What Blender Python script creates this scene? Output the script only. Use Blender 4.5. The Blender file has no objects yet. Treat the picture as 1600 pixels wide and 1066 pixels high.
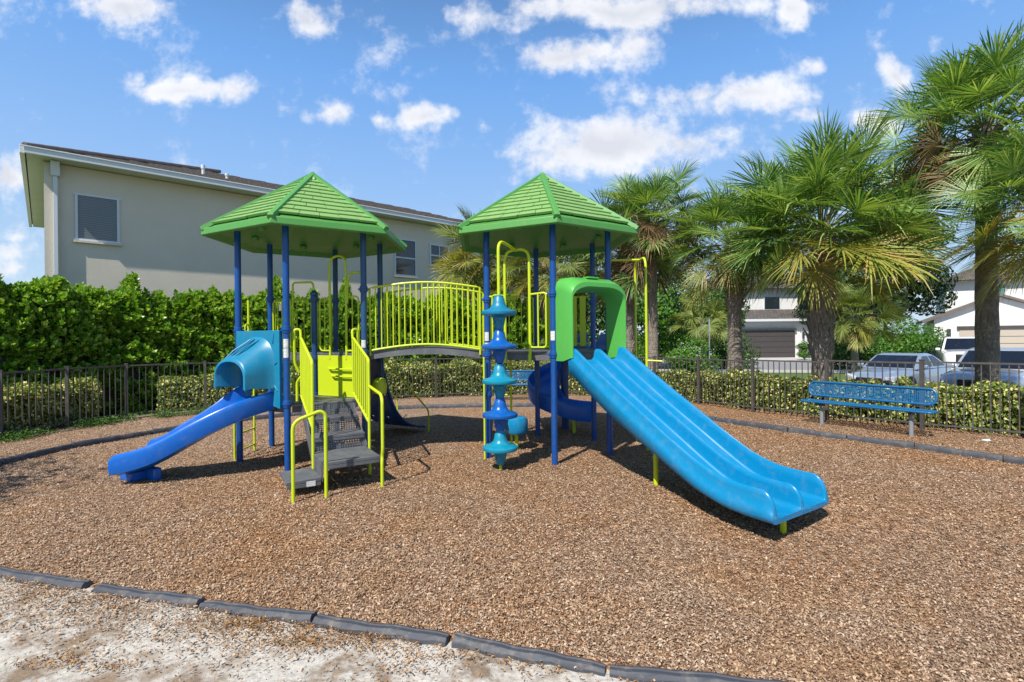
import bpy, bmesh, math, random
import numpy as np
from mathutils import Vector, Matrix, noise as mnoise
PI = math.pi
R = math.radians
scene = bpy.context.scene
COL = scene.collection
random.seed(7); rng = np.random.default_rng(7)

# ------------------------------------------------------------ camera
CAM_H = 1.8138; FOC = 797.53; Y0 = 526.6; ROLL = -0.0108
cam_d = bpy.data.cameras.new('camera'); cam = bpy.data.objects.new('camera', cam_d); COL.objects.link(cam)
cam_d.sensor_width = 36; cam_d.lens = FOC / 1600 * 36
cam_d.shift_y = -(533 - Y0) / 1600
cam_d.clip_start = 0.05; cam_d.clip_end = 2000
cam.location = (0, 0, CAM_H)
cam.rotation_euler = (Matrix.Rotation(R(90), 4, 'X') @ Matrix.Rotation(ROLL, 4, 'Z')).to_euler()
scene.camera = cam
# ------------------------------------------------------------ sun + sky
SUN_AZ = R(31); SUN_EL = R(51)           # azimuth of the light's travel, measured from +Y towards +X
tdir = Vector((math.sin(SUN_AZ) * math.cos(SUN_EL), math.cos(SUN_AZ) * math.cos(SUN_EL), -math.sin(SUN_EL)))
sun_d = bpy.data.lights.new('sun', 'SUN'); sun = bpy.data.objects.new('sun', sun_d); COL.objects.link(sun)
sun_d.energy = 5.0; sun_d.angle = R(0.5); sun_d.color = (1, .945, .85)
sun.rotation_euler = tdir.to_track_quat('-Z', 'Y').to_euler(); sun.location = (-10, -15, 30)
world = bpy.data.worlds.new('World'); scene.world = world; world.use_nodes = True
scene.view_settings.view_transform = 'Standard'; scene.view_settings.look = 'None'
scene.view_settings.exposure = 0.34; scene.view_settings.gamma = 1


class NT:
    """small node tree helper"""
    def __init__(s, tree): s.t = tree; s.n = tree.nodes; s.l = tree.links
    def new(s, typ, **kw):
        nd = s.n.new(typ)
        for k, v in kw.items(): setattr(nd, k, v)
        return nd
    def link(s, a, b): s.l.new(a, b)
    def setin(s, sock, v):
        if hasattr(v, 'is_output') or isinstance(v, bpy.types.NodeSocket): s.link(v, sock)
        else: sock.default_value = v
    def math(s, op, a, b=0.0, c=None, clamp=False):
        nd = s.new('ShaderNodeMath', operation=op, use_clamp=clamp)
        s.setin(nd.inputs[0], a); s.setin(nd.inputs[1], b)
        if c is not None: s.setin(nd.inputs[2], c)
        return nd.outputs[0]
    def vmath(s, op, a, b):
        nd = s.new('ShaderNodeVectorMath', operation=op)
        s.setin(nd.inputs[0], a); s.setin(nd.inputs[1], b)
        return nd.outputs['Value'] if op == 'LENGTH' else nd.outputs[0]
    def noise(s, vec, scale, detail=4, rough=.55, dist=0, lac=2):
        nd = s.new('ShaderNodeTexNoise'); nd.inputs['Scale'].default_value = scale
        nd.inputs['Detail'].default_value = detail; nd.inputs['Roughness'].default_value = rough
        nd.inputs['Distortion'].default_value = dist
        if vec is not None: s.link(vec, nd.inputs['Vector'])
        return nd
    def ramp(s, fac, stops, interp='LINEAR'):
        nd = s.new('ShaderNodeValToRGB'); cr = nd.color_ramp; cr.interpolation = interp
        while len(cr.elements) > 1: cr.elements.remove(cr.elements[-1])
        cr.elements[0].position = stops[0][0]; cr.elements[0].color = (*stops[0][1], 1)
        for p, c in stops[1:]:
            e = cr.elements.new(p); e.color = (*c, 1)
        s.setin(nd.inputs[0], fac); return nd.outputs[0]
    def mix(s, fac, a, b, mode='MIX'):
        nd = s.new('ShaderNodeMix', data_type='RGBA', blend_type=mode)
        s.setin(nd.inputs[0], fac)
        s.setin(nd.inputs[6], a if not isinstance(a, tuple) else (*a, 1)); s.setin(nd.inputs[7], b if not isinstance(b, tuple) else (*b, 1))
        return nd.outputs[2]


def build_world():
    w = NT(world.node_tree)
    for n in list(w.n): w.n.remove(n)
    out = w.new('ShaderNodeOutputWorld'); bg = w.new('ShaderNodeBackground'); w.link(bg.outputs[0], out.inputs[0])
    sky = w.new('ShaderNodeTexSky', sky_type='NISHITA', sun_disc=False)
    sky.sun_elevation = SUN_EL; sky.sun_rotation = PI + SUN_AZ
    sky.altitude = 0; sky.air_density = 1.0; sky.dust_density = .35; sky.ozone_density = 2.2
    tc = w.new('ShaderNodeTexCoord'); sep = w.new('ShaderNodeSeparateXYZ'); w.link(tc.outputs['Generated'], sep.inputs[0])
    ay = w.math('MAXIMUM', w.math('ABSOLUTE', sep.outputs[1]), .05)
    comb = w.new('ShaderNodeCombineXYZ')
    w.link(w.math('DIVIDE', sep.outputs[0], ay), comb.inputs[0]); w.link(w.math('DIVIDE', sep.outputs[2], ay), comb.inputs[1])
    # clouds behind the camera differ through the third coordinate
    w.link(w.math('MULTIPLY', w.math('LESS_THAN', sep.outputs[1], 0.0), 7.0), comb.inputs[2])
    p = comb.outputs[0]
    n1 = w.noise(p, 2.6, 5, .6); n2 = w.noise(p, 6.5, 8, .62); n4 = w.noise(p, 30, 4, .6)
    warp = w.vmath('SUBTRACT', n1.outputs['Color'], (.5, .5, .5))
    sc = w.vmath('MULTIPLY', warp, (.30, .15, 0)); pw = w.vmath('ADD', p, sc)
    # (centre u, centre v, half width, half height, strength) in slope coordinates
    def P(x, y, rx, ry, k=1.0): return ((x - 800) / FOC, (527 - y) / FOC, rx / FOC, ry / FOC, k)
    blobs = [P(965, 235, 215, 62, 1.15), P(880, 250, 110, 52, 1), P(1080, 235, 120, 40, .9), P(1150, 165, 165, 46, 1.0), P(1080, 150, 80, 40, .9),
             P(905, 82, 95, 42, 1.05), P(985, 70, 60, 62, .7), P(960, 12, 320, 38, .95), P(1235, 15, 45, 45, .9), P(745, 15, 60, 36, .7),
             P(225, 18, 75, 52, 1.0), P(185, 5, 60, 30, .6), P(470, 28, 58, 55, .95), P(300, 143, 125, 24, .85), P(215, 128, 26, 20, .5), P(360, 150, 36, 20, .8),
             P(515, 182, 60, 33, .95), P(663, 190, 42, 32, .95), P(600, 190, 35, 22, .5), P(1408, 118, 48, 40, 1.05), P(1272, 108, 36, 22, .7),
             P(1092, 72, 30, 24, .5), P(745, 208, 22, 16, .35), P(0, 262, 45, 38, 1.0), P(20, 370, 80, 26, .6), P(10, 400, 70, 22, .8),
             P(660, 345, 130, 22, .5), P(1360, 195, 60, 26, .7), P(1500, 85, 40, 26, .7), P(30, 345, 90, 18, .45), P(1250, 190, 60, 30, .7)]
    acc = None
    for (cx, cy, rx, ry, k) in blobs:
        d = w.vmath('SUBTRACT', pw, (cx, cy, 0)); d = w.vmath('MULTIPLY', d, (1 / rx, 1 / ry, 1))
        v = w.math('MULTIPLY', w.math('SUBTRACT', 1.0, w.vmath('LENGTH', d, (0, 0, 0))), k)
        acc = v if acc is None else w.math('MAXIMUM', acc, v)
    back = w.math('MULTIPLY', w.math('LESS_THAN', sep.outputs[1], 0.0), w.math('SUBTRACT', n1.outputs[0], .52))
    acc = w.math('MAXIMUM', acc, w.math('MULTIPLY', back, 3))
    fb = w.math('MULTIPLY', w.math('SUBTRACT', n2.outputs[0], .5), 2.9)
    fb = w.math('ADD', fb, w.math('MULTIPLY', w.math('SUBTRACT', n4.outputs[0], .5), .9))
    fb = w.math('MULTIPLY', fb, w.math('ADD', w.math('MULTIPLY', acc, 1.1), 1.0, clamp=True))
    m = w.math('ADD', w.math('MULTIPLY', acc, 1.15), fb)
    mr = w.new('ShaderNodeMapRange', interpolation_type='SMOOTHSTEP'); w.link(m, mr.inputs[0])
    mr.inputs[1].default_value = .06; mr.inputs[2].default_value = .95; mr.inputs[3].default_value = 0; mr.inputs[4].default_value = .96
    mask = w.math('MULTIPLY', mr.outputs[0], w.math('GREATER_THAN', sep.outputs[2], .0))
    # cloud colour: white where thick and lit, greyer undersides
    off = w.vmath('ADD', pw, (0, .03, 0)); n3 = w.noise(off, 5, 4, .55)
    dens = w.math('ADD', w.math('MULTIPLY', acc, .55), w.math('MULTIPLY', n3.outputs[0], .8))
    ccol = w.ramp(dens, [(.25, (6.2, 6.9, 8.1)), (.55, (8.0, 8.1, 8.4)), (.75, (7.4, 7.5, 7.9)), (.95, (6.0, 6.2, 6.8))])
    tint = sky.outputs[0]
    # sky colours painted by elevation: bright low sky, zenith darkened to lower fill light
    elev = w.math('MAXIMUM', sep.outputs[2], 0.0)
    elev_sky = w.ramp(elev, [(0, (5.0, 6.3, 7.4)), (.10, (4.0, 5.6, 7.4)), (.28, (2.5, 4.4, 7.6)), (.45, (1.5, 3.45, 7.2)), (.60, (.9, 2.0, 4.3)), (1, (.6, 1.3, 2.8))])
    tint = w.mix(.92, tint, elev_sky)
    colr = w.mix(mask, tint, ccol)
    w.link(colr, bg.inputs[0]); bg.inputs[1].default_value = .10


build_world()

# ------------------------------------------------------------ materials
MATS = {}
def mat(name): 
    m = bpy.data.materials.new(name); m.use_nodes = True
    t = NT(m.node_tree); b = t.n['Principled BSDF']; MATS[name] = m
    return m, t, b

def plastic(name, col, rough=.32, var=.12, bump=.0015, dust=.12):
    m, t, b = mat(name)
    tc = t.new('ShaderNodeTexCoord'); n = t.noise(tc.outputs['Object'], 3.1, 5, .6); f = t.noise(tc.outputs['Object'], 60, 3, .6)
    c = t.mix(t.math('MULTIPLY', n.outputs[0], var), tuple(col), tuple(min(1, x * .6 + .02) for x in col))
    dn = t.noise(tc.outputs['Object'], 9, 8, .7)
    dm = t.math('MULTIPLY', t.ramp(dn.outputs[0], [(.5, (0, 0, 0)), (.78, (1, 1, 1))]), dust)
    c = t.mix(dm, c, (.42, .36, .28))
    t.link(c, b.inputs['Base Color'])
    r = t.math('ADD', t.math('MULTIPLY', n.outputs[0], .22), rough - .08); t.link(r, b.inputs['Roughness'])
    bp = t.new('ShaderNodeBump'); bp.inputs['Strength'].default_value = .35; bp.inputs['Distance'].default_value = bump
    t.link(f.outputs[0], bp.inputs['Height']); t.link(bp.outputs[0], b.inputs['Normal'])
    return m

plastic('sky_blue', (.001, .205, .43), .25); plastic('royal_blue', (.001, .115, .50), .28); plastic('disc_teal', (.002, .235, .37), .28); plastic('disc_blue', (.001, .10, .40), .28); plastic('teal_blue', (.003, .20, .36), .34, .3)
plastic('post_royal', (.003, .068, .29), .3, dust=.06); plastic('post_sky_reflect', (.018, .068, .18), .34, dust=.06); plastic('navy', (.003, .05, .19), .35)  # second post blue is greyer, holding the sky's reflection in its base colour
plastic('lime', (.52, .64, .012), .33, dust=.05); plastic('roof_green', (.08, .285, .055), .42, .18); plastic('shingle_green', (.22, .40, .12), .5, .3); plastic('hood_green', (.085, .40, .07), .33)
plastic('bench_blue', (.003, .12, .30), .35); plastic('edging', (.055, .06, .075), .6, .4, .004, .35)
plastic('gal_steel', (.24, .26, .285), .45, .3); plastic('bronze_metal', (.075, .066, .062), .5, .2, .001, .25)
plastic('sticker', (.72, .73, .74), .5, .1);  plastic('white_trim', (.62, .65, .68), .45, .15)
plastic('black_rubber', (.012, .012, .013), .7); plastic('dark_grey', (.03, .032, .035), .5); plastic('hydrant_yellow', (.75, .50, .02), .45)
plastic('bin_green', (.012, .03, .035), .5); plastic('sign_blue', (.30, .45, .65), .4); plastic('white_wall', (.68, .69, .70), .8, .15, .003)
plastic('shutter_teal', (.06, .20, .20), .6); plastic('brown_door', (.055, .047, .047), .6, .3); plastic('tan_door', (.46, .40, .33), .6, .2)
plastic('terra', (.16, .13, .115), .8, .5, .01)

def sticker_mat():
    m = MATS['sticker']; t = NT(m.node_tree); b = t.n['Principled BSDF']; tc = t.new('ShaderNodeTexCoord'); sp = t.new('ShaderNodeSeparateXYZ'); t.link(tc.outputs['Object'], sp.inputs[0])
    f = t.math('FRACT', t.math('MULTIPLY', sp.outputs[2], 48.0)); n = t.noise(tc.outputs['Object'], 130, 2)
    k = t.math('MULTIPLY', t.math('LESS_THAN', f, .42), t.math('GREATER_THAN', n.outputs[0], .46))
    t.link(t.mix(t.math('MULTIPLY', k, .7), (.72, .73, .74), (.12, .14, .2)), b.inputs['Base Color'])
sticker_mat()
def deckmat():
    m, t, b = mat('deck_vinyl'); tc = t.new('ShaderNodeTexCoord')
    n = t.noise(tc.outputs['Object'], 5, 6, .65)
    t.link(t.ramp(n.outputs[0], [(.3, (.075, .08, .092)), (.7, (.15, .155, .17))]), b.inputs['Base Color'])
    b.inputs['Roughness'].default_value = .55
    v = t.noise(tc.outputs['Object'], 90, 2, .5); bp = t.new('ShaderNodeBump'); bp.inputs['Distance'].default_value = .002
    t.link(v.outputs[0], bp.inputs['Height']); t.link(bp.outputs[0], b.inputs['Normal'])
deckmat()

def leafmat(name, c1, c2, c3, trans=.35, rough=.38, spec=.5, stops=(0, .5, 1)):
    m, t, b = mat(name)
    geo = t.new('ShaderNodeNewGeometry')
    c = t.ramp(geo.outputs['Random Per Island'], [(stops[0], c1), (stops[1], c2), (stops[2], c3)])
    t.link(c, b.inputs['Base Color']); b.inputs['Roughness'].default_value = rough
    tr = t.new('ShaderNodeBsdfTranslucent'); t.link(t.mix(1.0, c, (1.35, 1.3, .45), 'MULTIPLY'), tr.inputs[0])
    mx = t.new('ShaderNodeMixShader'); mx.inputs[0].default_value = trans
    t.link(b.outputs[0], mx.inputs[1]); t.link(tr.outputs[0], mx.inputs[2])
    t.link(mx.outputs[0], t.n['Material Output'].inputs[0])
leafmat('clusia_leaf', (.055, .18, .015), (.20, .39, .035), (.50, .64, .14), .36, .30)
leafmat('var_leaf', (.05, .11, .016), (.19, .27, .05), (.80, .72, .26), .28, .45, stops=(0, .58, .95))
leafmat('dark_hedge_leaf', (.012, .04, .008), (.03, .085, .014), (.09, .15, .025), .25, .45)
leafmat('tree_leaf', (.018, .06, .010), (.045, .13, .014), (.11, .21, .025), .35, .45)
leafmat('bright_leaf', (.03, .11, .010), (.08, .22, .018), (.17, .32, .03), .4, .42)
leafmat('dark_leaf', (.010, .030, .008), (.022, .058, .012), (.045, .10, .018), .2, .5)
leafmat('frond', (.055, .15, .04), (.16, .30, .07), (.42, .53, .19), .36, .34)
leafmat('frond_yellow', (.13, .21, .03), (.32, .34, .055), (.50, .34, .12), .3, .45)
leafmat('frond_dead', (.11, .06, .028), (.23, .14, .065), (.34, .24, .13), .2, .7)
leafmat('frond_olive', (.08, .14, .03), (.18, .24, .05), (.34, .36, .10), .28, .45)
leafmat('chip', (.15, .092, .056), (.35, .228, .14), (.61, .47, .335), .0, .85)
def chip_patches():
    m = MATS['chip']; t = NT(m.node_tree); b = t.n['Principled BSDF']; src = b.inputs['Base Color'].links[0].from_socket
    tc = t.new('ShaderNodeTexCoord'); n = t.noise(tc.outputs['Object'], .8, 5, .6, .5); n2 = t.noise(tc.outputs['Object'], 3.5, 4, .6)
    f = t.math('ADD', t.math('MULTIPLY', n.outputs[0], .65), t.math('MULTIPLY', n2.outputs[0], .35))
    t.link(t.mix(1.0, src, t.ramp(f, [(.36, (.72, .72, .74)), (.48, (.96, .96, .98)), (.56, (.93, .86, .77)), (.68, (.86, .72, .56))]), 'MULTIPLY'), b.inputs['Base Color'])
chip_patches()
leafmat('litter', (.14, .06, .02), (.34, .17, .05), (.48, .30, .13), .0, .85)
leafmat('grass_blade', (.03, .09, .012), (.06, .15, .02), (.14, .22, .04), .3, .5)

def barkmat():
    m, t, b = mat('bark'); tc = t.new('ShaderNodeTexCoord')
    mp = t.new('ShaderNodeMapping'); mp.inputs['Scale'].default_value = (9, 9, 2.2); t.link(tc.outputs['Object'], mp.inputs[0])
    n = t.noise(mp.outputs[0], 3.5, 8, .7); 
    mp2 = t.new('ShaderNodeMapping'); mp2.inputs['Scale'].default_value = (1, 1, 11); t.link(tc.outputs['Object'], mp2.inputs[0])
    n2 = t.noise(mp2.outputs[0], 2, 5, .7)
    c = t.ramp(n.outputs[0], [(.25, (.09, .07, .055)), (.5, (.34, .29, .245)), (.75, (.58, .52, .46))])
    c = t.mix(t.math('MULTIPLY', n2.outputs[0], .6), c, (.10, .075, .05))
    t.link(c, b.inputs['Base Color']); b.inputs['Roughness'].default_value = .9
    bp = t.new('ShaderNodeBump'); bp.inputs['Distance'].default_value = .05
    t.link(t.math('ADD', n.outputs[0], n2.outputs[0]), bp.inputs['Height']); t.link(bp.outputs[0], b.inputs['Normal'])
barkmat()

def stucco(name, a, c):
    m, t, b = mat(name); tc = t.new('ShaderNodeTexCoord')
    n = t.noise(tc.outputs['Object'], 1.2, 6, .6); f = t.noise(tc.outputs['Object'], 22, 6, .65)
    t.link(t.ramp(n.outputs[0], [(.3, a), (.7, c)]), b.inputs['Base Color']); b.inputs['Roughness'].default_value = .9
    bp = t.new('ShaderNodeBump'); bp.inputs['Distance'].default_value = .010; bp.inputs['Strength'].default_value = .6
    t.link(f.outputs[0], bp.inputs['Height']); t.link(bp.outputs[0], b.inputs['Normal'])
stucco('stucco', (.61, .545, .45), (.65, .585, .485)); stucco('stucco_white', (.66, .66, .65), (.74, .74, .73))
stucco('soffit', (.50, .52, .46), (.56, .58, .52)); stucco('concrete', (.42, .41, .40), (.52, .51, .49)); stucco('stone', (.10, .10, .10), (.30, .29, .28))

def rooftile():
    m, t, b = mat('roof_tile'); tc = t.new('ShaderNodeTexCoord')
    br = t.new('ShaderNodeTexBrick'); br.inputs['Scale'].default_value = 1; br.inputs['Brick Width'].default_value = .33; br.inputs['Row Height'].default_value = .36
    br.inputs['Mortar Size'].default_value = .02
    br.inputs['Color1'].default_value = (.075, .062, .055, 1); br.inputs['Color2'].default_value = (.135, .115, .10, 1); br.inputs['Mortar'].default_value = (.02, .018, .016, 1)
    t.link(tc.outputs['UV'], br.inputs['Vector']); t.link(br.outputs[0], b.inputs['Base Color']); b.inputs['Roughness'].default_value = .8
rooftile()

def glassmat(name, col=(.02, .03, .035), rough=.06):
    m, t, b = mat(name); b.inputs['Base Color'].default_value = (*col, 1); b.inputs['Roughness'].default_value = rough
    b.inputs['Specular IOR Level'].default_value = .8
glassmat('glass'); glassmat('car_glass', (.008, .012, .02), .03)
def blinds():
    m, t, b = mat('blind_glass'); tc = t.new('ShaderNodeTexCoord'); sp = t.new('ShaderNodeSeparateXYZ'); t.link(tc.outputs['Object'], sp.inputs[0])
    f = t.math('FRACT', t.math('MULTIPLY', sp.outputs[2], 19.0)); n = t.noise(tc.outputs['Object'], 1.4, 2)
    c = t.ramp(f, [(0, (.05, .055, .06)), (.3, (.17, .18, .19)), (.8, (.24, .25, .26)), (1, (.06, .065, .07))])
    t.link(t.mix(t.math('MULTIPLY', n.outputs[0], .6), c, (.09, .11, .13)), b.inputs['Base Color']); b.inputs['Roughness'].default_value = .12
blinds()
def carpaint(name, col, metal=.5):
    m, t, b = mat(name); b.inputs['Base Color'].default_value = (*col, 1); b.inputs['Metallic'].default_value = metal
    b.inputs['Roughness'].default_value = .32; b.inputs['Coat Weight'].default_value = 1; b.inputs['Coat Roughness'].default_value = .04
carpaint('paint_silver_blue', (.36, .43, .52)); carpaint('paint_silver', (.50, .54, .60)); carpaint('paint_white', (.72, .72, .72), .0)
m, t, b = mat('chrome'); b.inputs['Base Color'].default_value = (.55, .55, .56, 1); b.inputs['Metallic'].default_value = 1; b.inputs['Roughness'].default_value = .2
m, t, b = mat('lamp_glass'); b.inputs['Base Color'].default_value = (.6, .62, .65, 1); b.inputs['Roughness'].default_value = .08

def perforated(name, col, scale, hole=.30, thick=None):
    """sheet metal with punched round holes on a square grid (UV in metres)"""
    m, t, b = mat(name); tc = t.new('ShaderNodeTexCoord')
    sp = t.new('ShaderNodeSeparateXYZ'); t.link(tc.outputs['UV'], sp.inputs[0])
    fx = t.math('SUBTRACT', t.math('FRACT', t.math('MULTIPLY', sp.outputs[0], scale[0])), .5)
    fy = t.math('SUBTRACT', t.math('FRACT', t.math('MULTIPLY', sp.outputs[1], scale[1])), .5)
    d = t.math('SQRT', t.math('ADD', t.math('MULTIPLY', fx, fx), t.math('MULTIPLY', fy, fy)))
    h = t.math('LESS_THAN', d, hole)
    b.inputs['Base Color'].default_value = (*col, 1); b.inputs['Roughness'].default_value = .4
    tr = t.new('ShaderNodeBsdfTransparent'); mx = t.new('ShaderNodeMixShader'); t.link(h, mx.inputs[0])
    t.link(b.outputs[0], mx.inputs[1]); t.link(tr.outputs[0], mx.inputs[2]); t.link(mx.outputs[0], t.n['Material Output'].inputs[0])
perforated('perf_blue', (.003, .125, .31), (36, 36), .36); perforated('perf_deck', (.10, .105, .12), (30, 38), .30)

def groundmats():
    def base(name): return mat(name)
    # wood mulch between the modelled chips
    m, t, b = base('mulch'); tc = t.new('ShaderNodeTexCoord'); o = tc.outputs['Object']
    wn = t.noise(o, 7, 3, .6); wv = t.vmath('ADD', o, t.vmath('MULTIPLY', wn.outputs['Color'], (.12, .12, 0)))
    v = t.new('ShaderNodeTexVoronoi'); v.inputs['Scale'].default_value = 38; t.link(wv, v.inputs['Vector'])
    v2 = t.new('ShaderNodeTexVoronoi'); v2.inputs['Scale'].default_value = 75
    mp = t.new('ShaderNodeMapping'); mp.inputs['Rotation'].default_value = (0, 0, .7); mp.inputs['Scale'].default_value = (1, .45, 1); t.link(wv, mp.inputs[0]); t.link(mp.outputs[0], v2.inputs['Vector'])
    s1 = t.new('ShaderNodeSeparateXYZ'); t.link(v.outputs['Color'], s1.inputs[0]); s2 = t.new('ShaderNodeSeparateXYZ'); t.link(v2.outputs['Color'], s2.inputs[0])
    f = t.math('ADD', t.math('MULTIPLY', s1.outputs[0], .45), t.math('MULTIPLY', s2.outputs[0], .55))
    c = t.ramp(f, [(.08, (.06, .033, .018)), (.35, (.215, .118, .062)), (.62, (.36, .225, .13)), (.88, (.60, .43, .29))])
    big = t.noise(o, .55, 5, .6); red = t.ramp(big.outputs[0], [(.44, (1.02, .98, .97)), (.66, (1.08, .85, .62))])
    c = t.mix(1.0, c, red, 'MULTIPLY')
    # sun-bleached, silvery mulch near the beds at the back and left
    pale = t.noise(o, .35, 4, .6, .4); sx = t.new('ShaderNodeSeparateXYZ'); t.link(o, sx.inputs[0])
    far = t.math('MULTIPLY', t.math('SUBTRACT', t.math('ADD', t.math('MULTIPLY', sx.outputs[1], .10), t.math('MULTIPLY', sx.outputs[0], -.07)), .75), 1.2, clamp=True)
    pf = t.math('MULTIPLY', far, t.ramp(pale.outputs[0], [(.3, (.35, .35, .35)), (.6, (1, 1, 1))]))
    c = t.mix(t.math('MULTIPLY', pf, .55), c, t.mix(.5, c, (.50, .45, .40)))
    t.link(c, b.inputs['Base Color']); b.inputs['Roughness'].default_value = .95; b.inputs['Specular IOR Level'].default_value = .2
    bp = t.new('ShaderNodeBump'); bp.inputs['Distance'].default_value = .02; bp.inputs['Strength'].default_value = .9
    t.link(t.math('ADD', f, t.math('MULTIPLY', v2.outputs['Distance'], -1.0)), bp.inputs['Height']); t.link(bp.outputs[0], b.inputs['Normal'])
    # pale sandy soil outside the edging, with drifts of mulch
    m, t, b = base('sand'); tc = t.new('ShaderNodeTexCoord'); o = tc.outputs['Object']
    n = t.noise(o, 30, 8, .7); n2 = t.noise(o, 2.4, 6, .65, .3); n3 = t.noise(o, 11, 5, .7)
    c = t.ramp(n.outputs[0], [(.28, (.26, .235, .20)), (.48, (.50, .465, .41)), (.7, (.64, .61, .555))])
    br = t.ramp(n3.outputs[0], [(.3, (.09, .055, .03)), (.7, (.30, .205, .125))])
    fm = t.ramp(t.math('ADD', n2.outputs[0], t.math('MULTIPLY', t.math('SUBTRACT', n3.outputs[0], .5), .5)), [(.47, (0, 0, 0)), (.62, (.9, .9, .9))])
    t.link(t.mix(fm, c, br), b.inputs['Base Color']); b.inputs['Roughness'].default_value = .95
    bp = t.new('ShaderNodeBump'); bp.inputs['Distance'].default_value = .012; t.link(n.outputs[0], bp.inputs['Height']); t.link(bp.outputs[0], b.inputs['Normal'])
    m, t, b = base('lawn'); tc = t.new('ShaderNodeTexCoord'); o = tc.outputs['Object']
    n = t.noise(o, 14, 8, .75); n2 = t.noise(o, .5, 4)
    c = t.ramp(n.outputs[0], [(.3, (.028, .07, .010)), (.7, (.10, .18, .025))]); t.link(t.mix(t.math('MULTIPLY', n2.outputs[0], .4), c, (.12, .14, .04)), b.inputs['Base Color'])
    b.inputs['Roughness'].default_value = .95
    m, t, b = base('asphalt'); tc = t.new('ShaderNodeTexCoord'); n = t.noise(tc.outputs['Object'], 25, 8, .75); n2 = t.noise(tc.outputs['Object'], .6, 4)
    c = t.ramp(n.outputs[0], [(.3, (.20, .20, .205)), (.7, (.31, .31, .32))]); t.link(t.mix(t.math('MULTIPLY', n2.outputs[0], .3), c, (.18, .18, .18)), b.inputs['Base Color']); b.inputs['Roughness'].default_value = .9
groundmats()

# ------------------------------------------------------------ object + mesh helpers
def uvw(px, py):
    a = px - 800; b_ = Y0 - py; c, s = math.cos(ROLL), math.sin(ROLL)
    return (c * a - s * b_) / FOC, (s * a + c * b_) / FOC
def G(px, py, z=0.0):
    u, w = uvw(px, py); Y = (z - CAM_H) / w; return Vector((u * Y, Y, z))

def props(o, label=None, cat=None, group=None, kind=None):
    if label: o['label'] = label
    if cat: o['category'] = cat
    if group: o['group'] = group
    if kind: o['kind'] = kind
    return o
def empty(name, loc, label, cat, group=None, rz=0):
    o = bpy.data.objects.new(name, None); COL.objects.link(o); o.location = loc; o.rotation_euler = (0, 0, rz)
    o.empty_display_size = .2
    return props(o, label, cat, group)
def copy_tree(o, parent=None):
    c = o.copy(); COL.objects.link(c)
    if parent: c.parent = parent
    for ch in list(o.children): copy_tree(ch, c)
    return c

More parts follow.
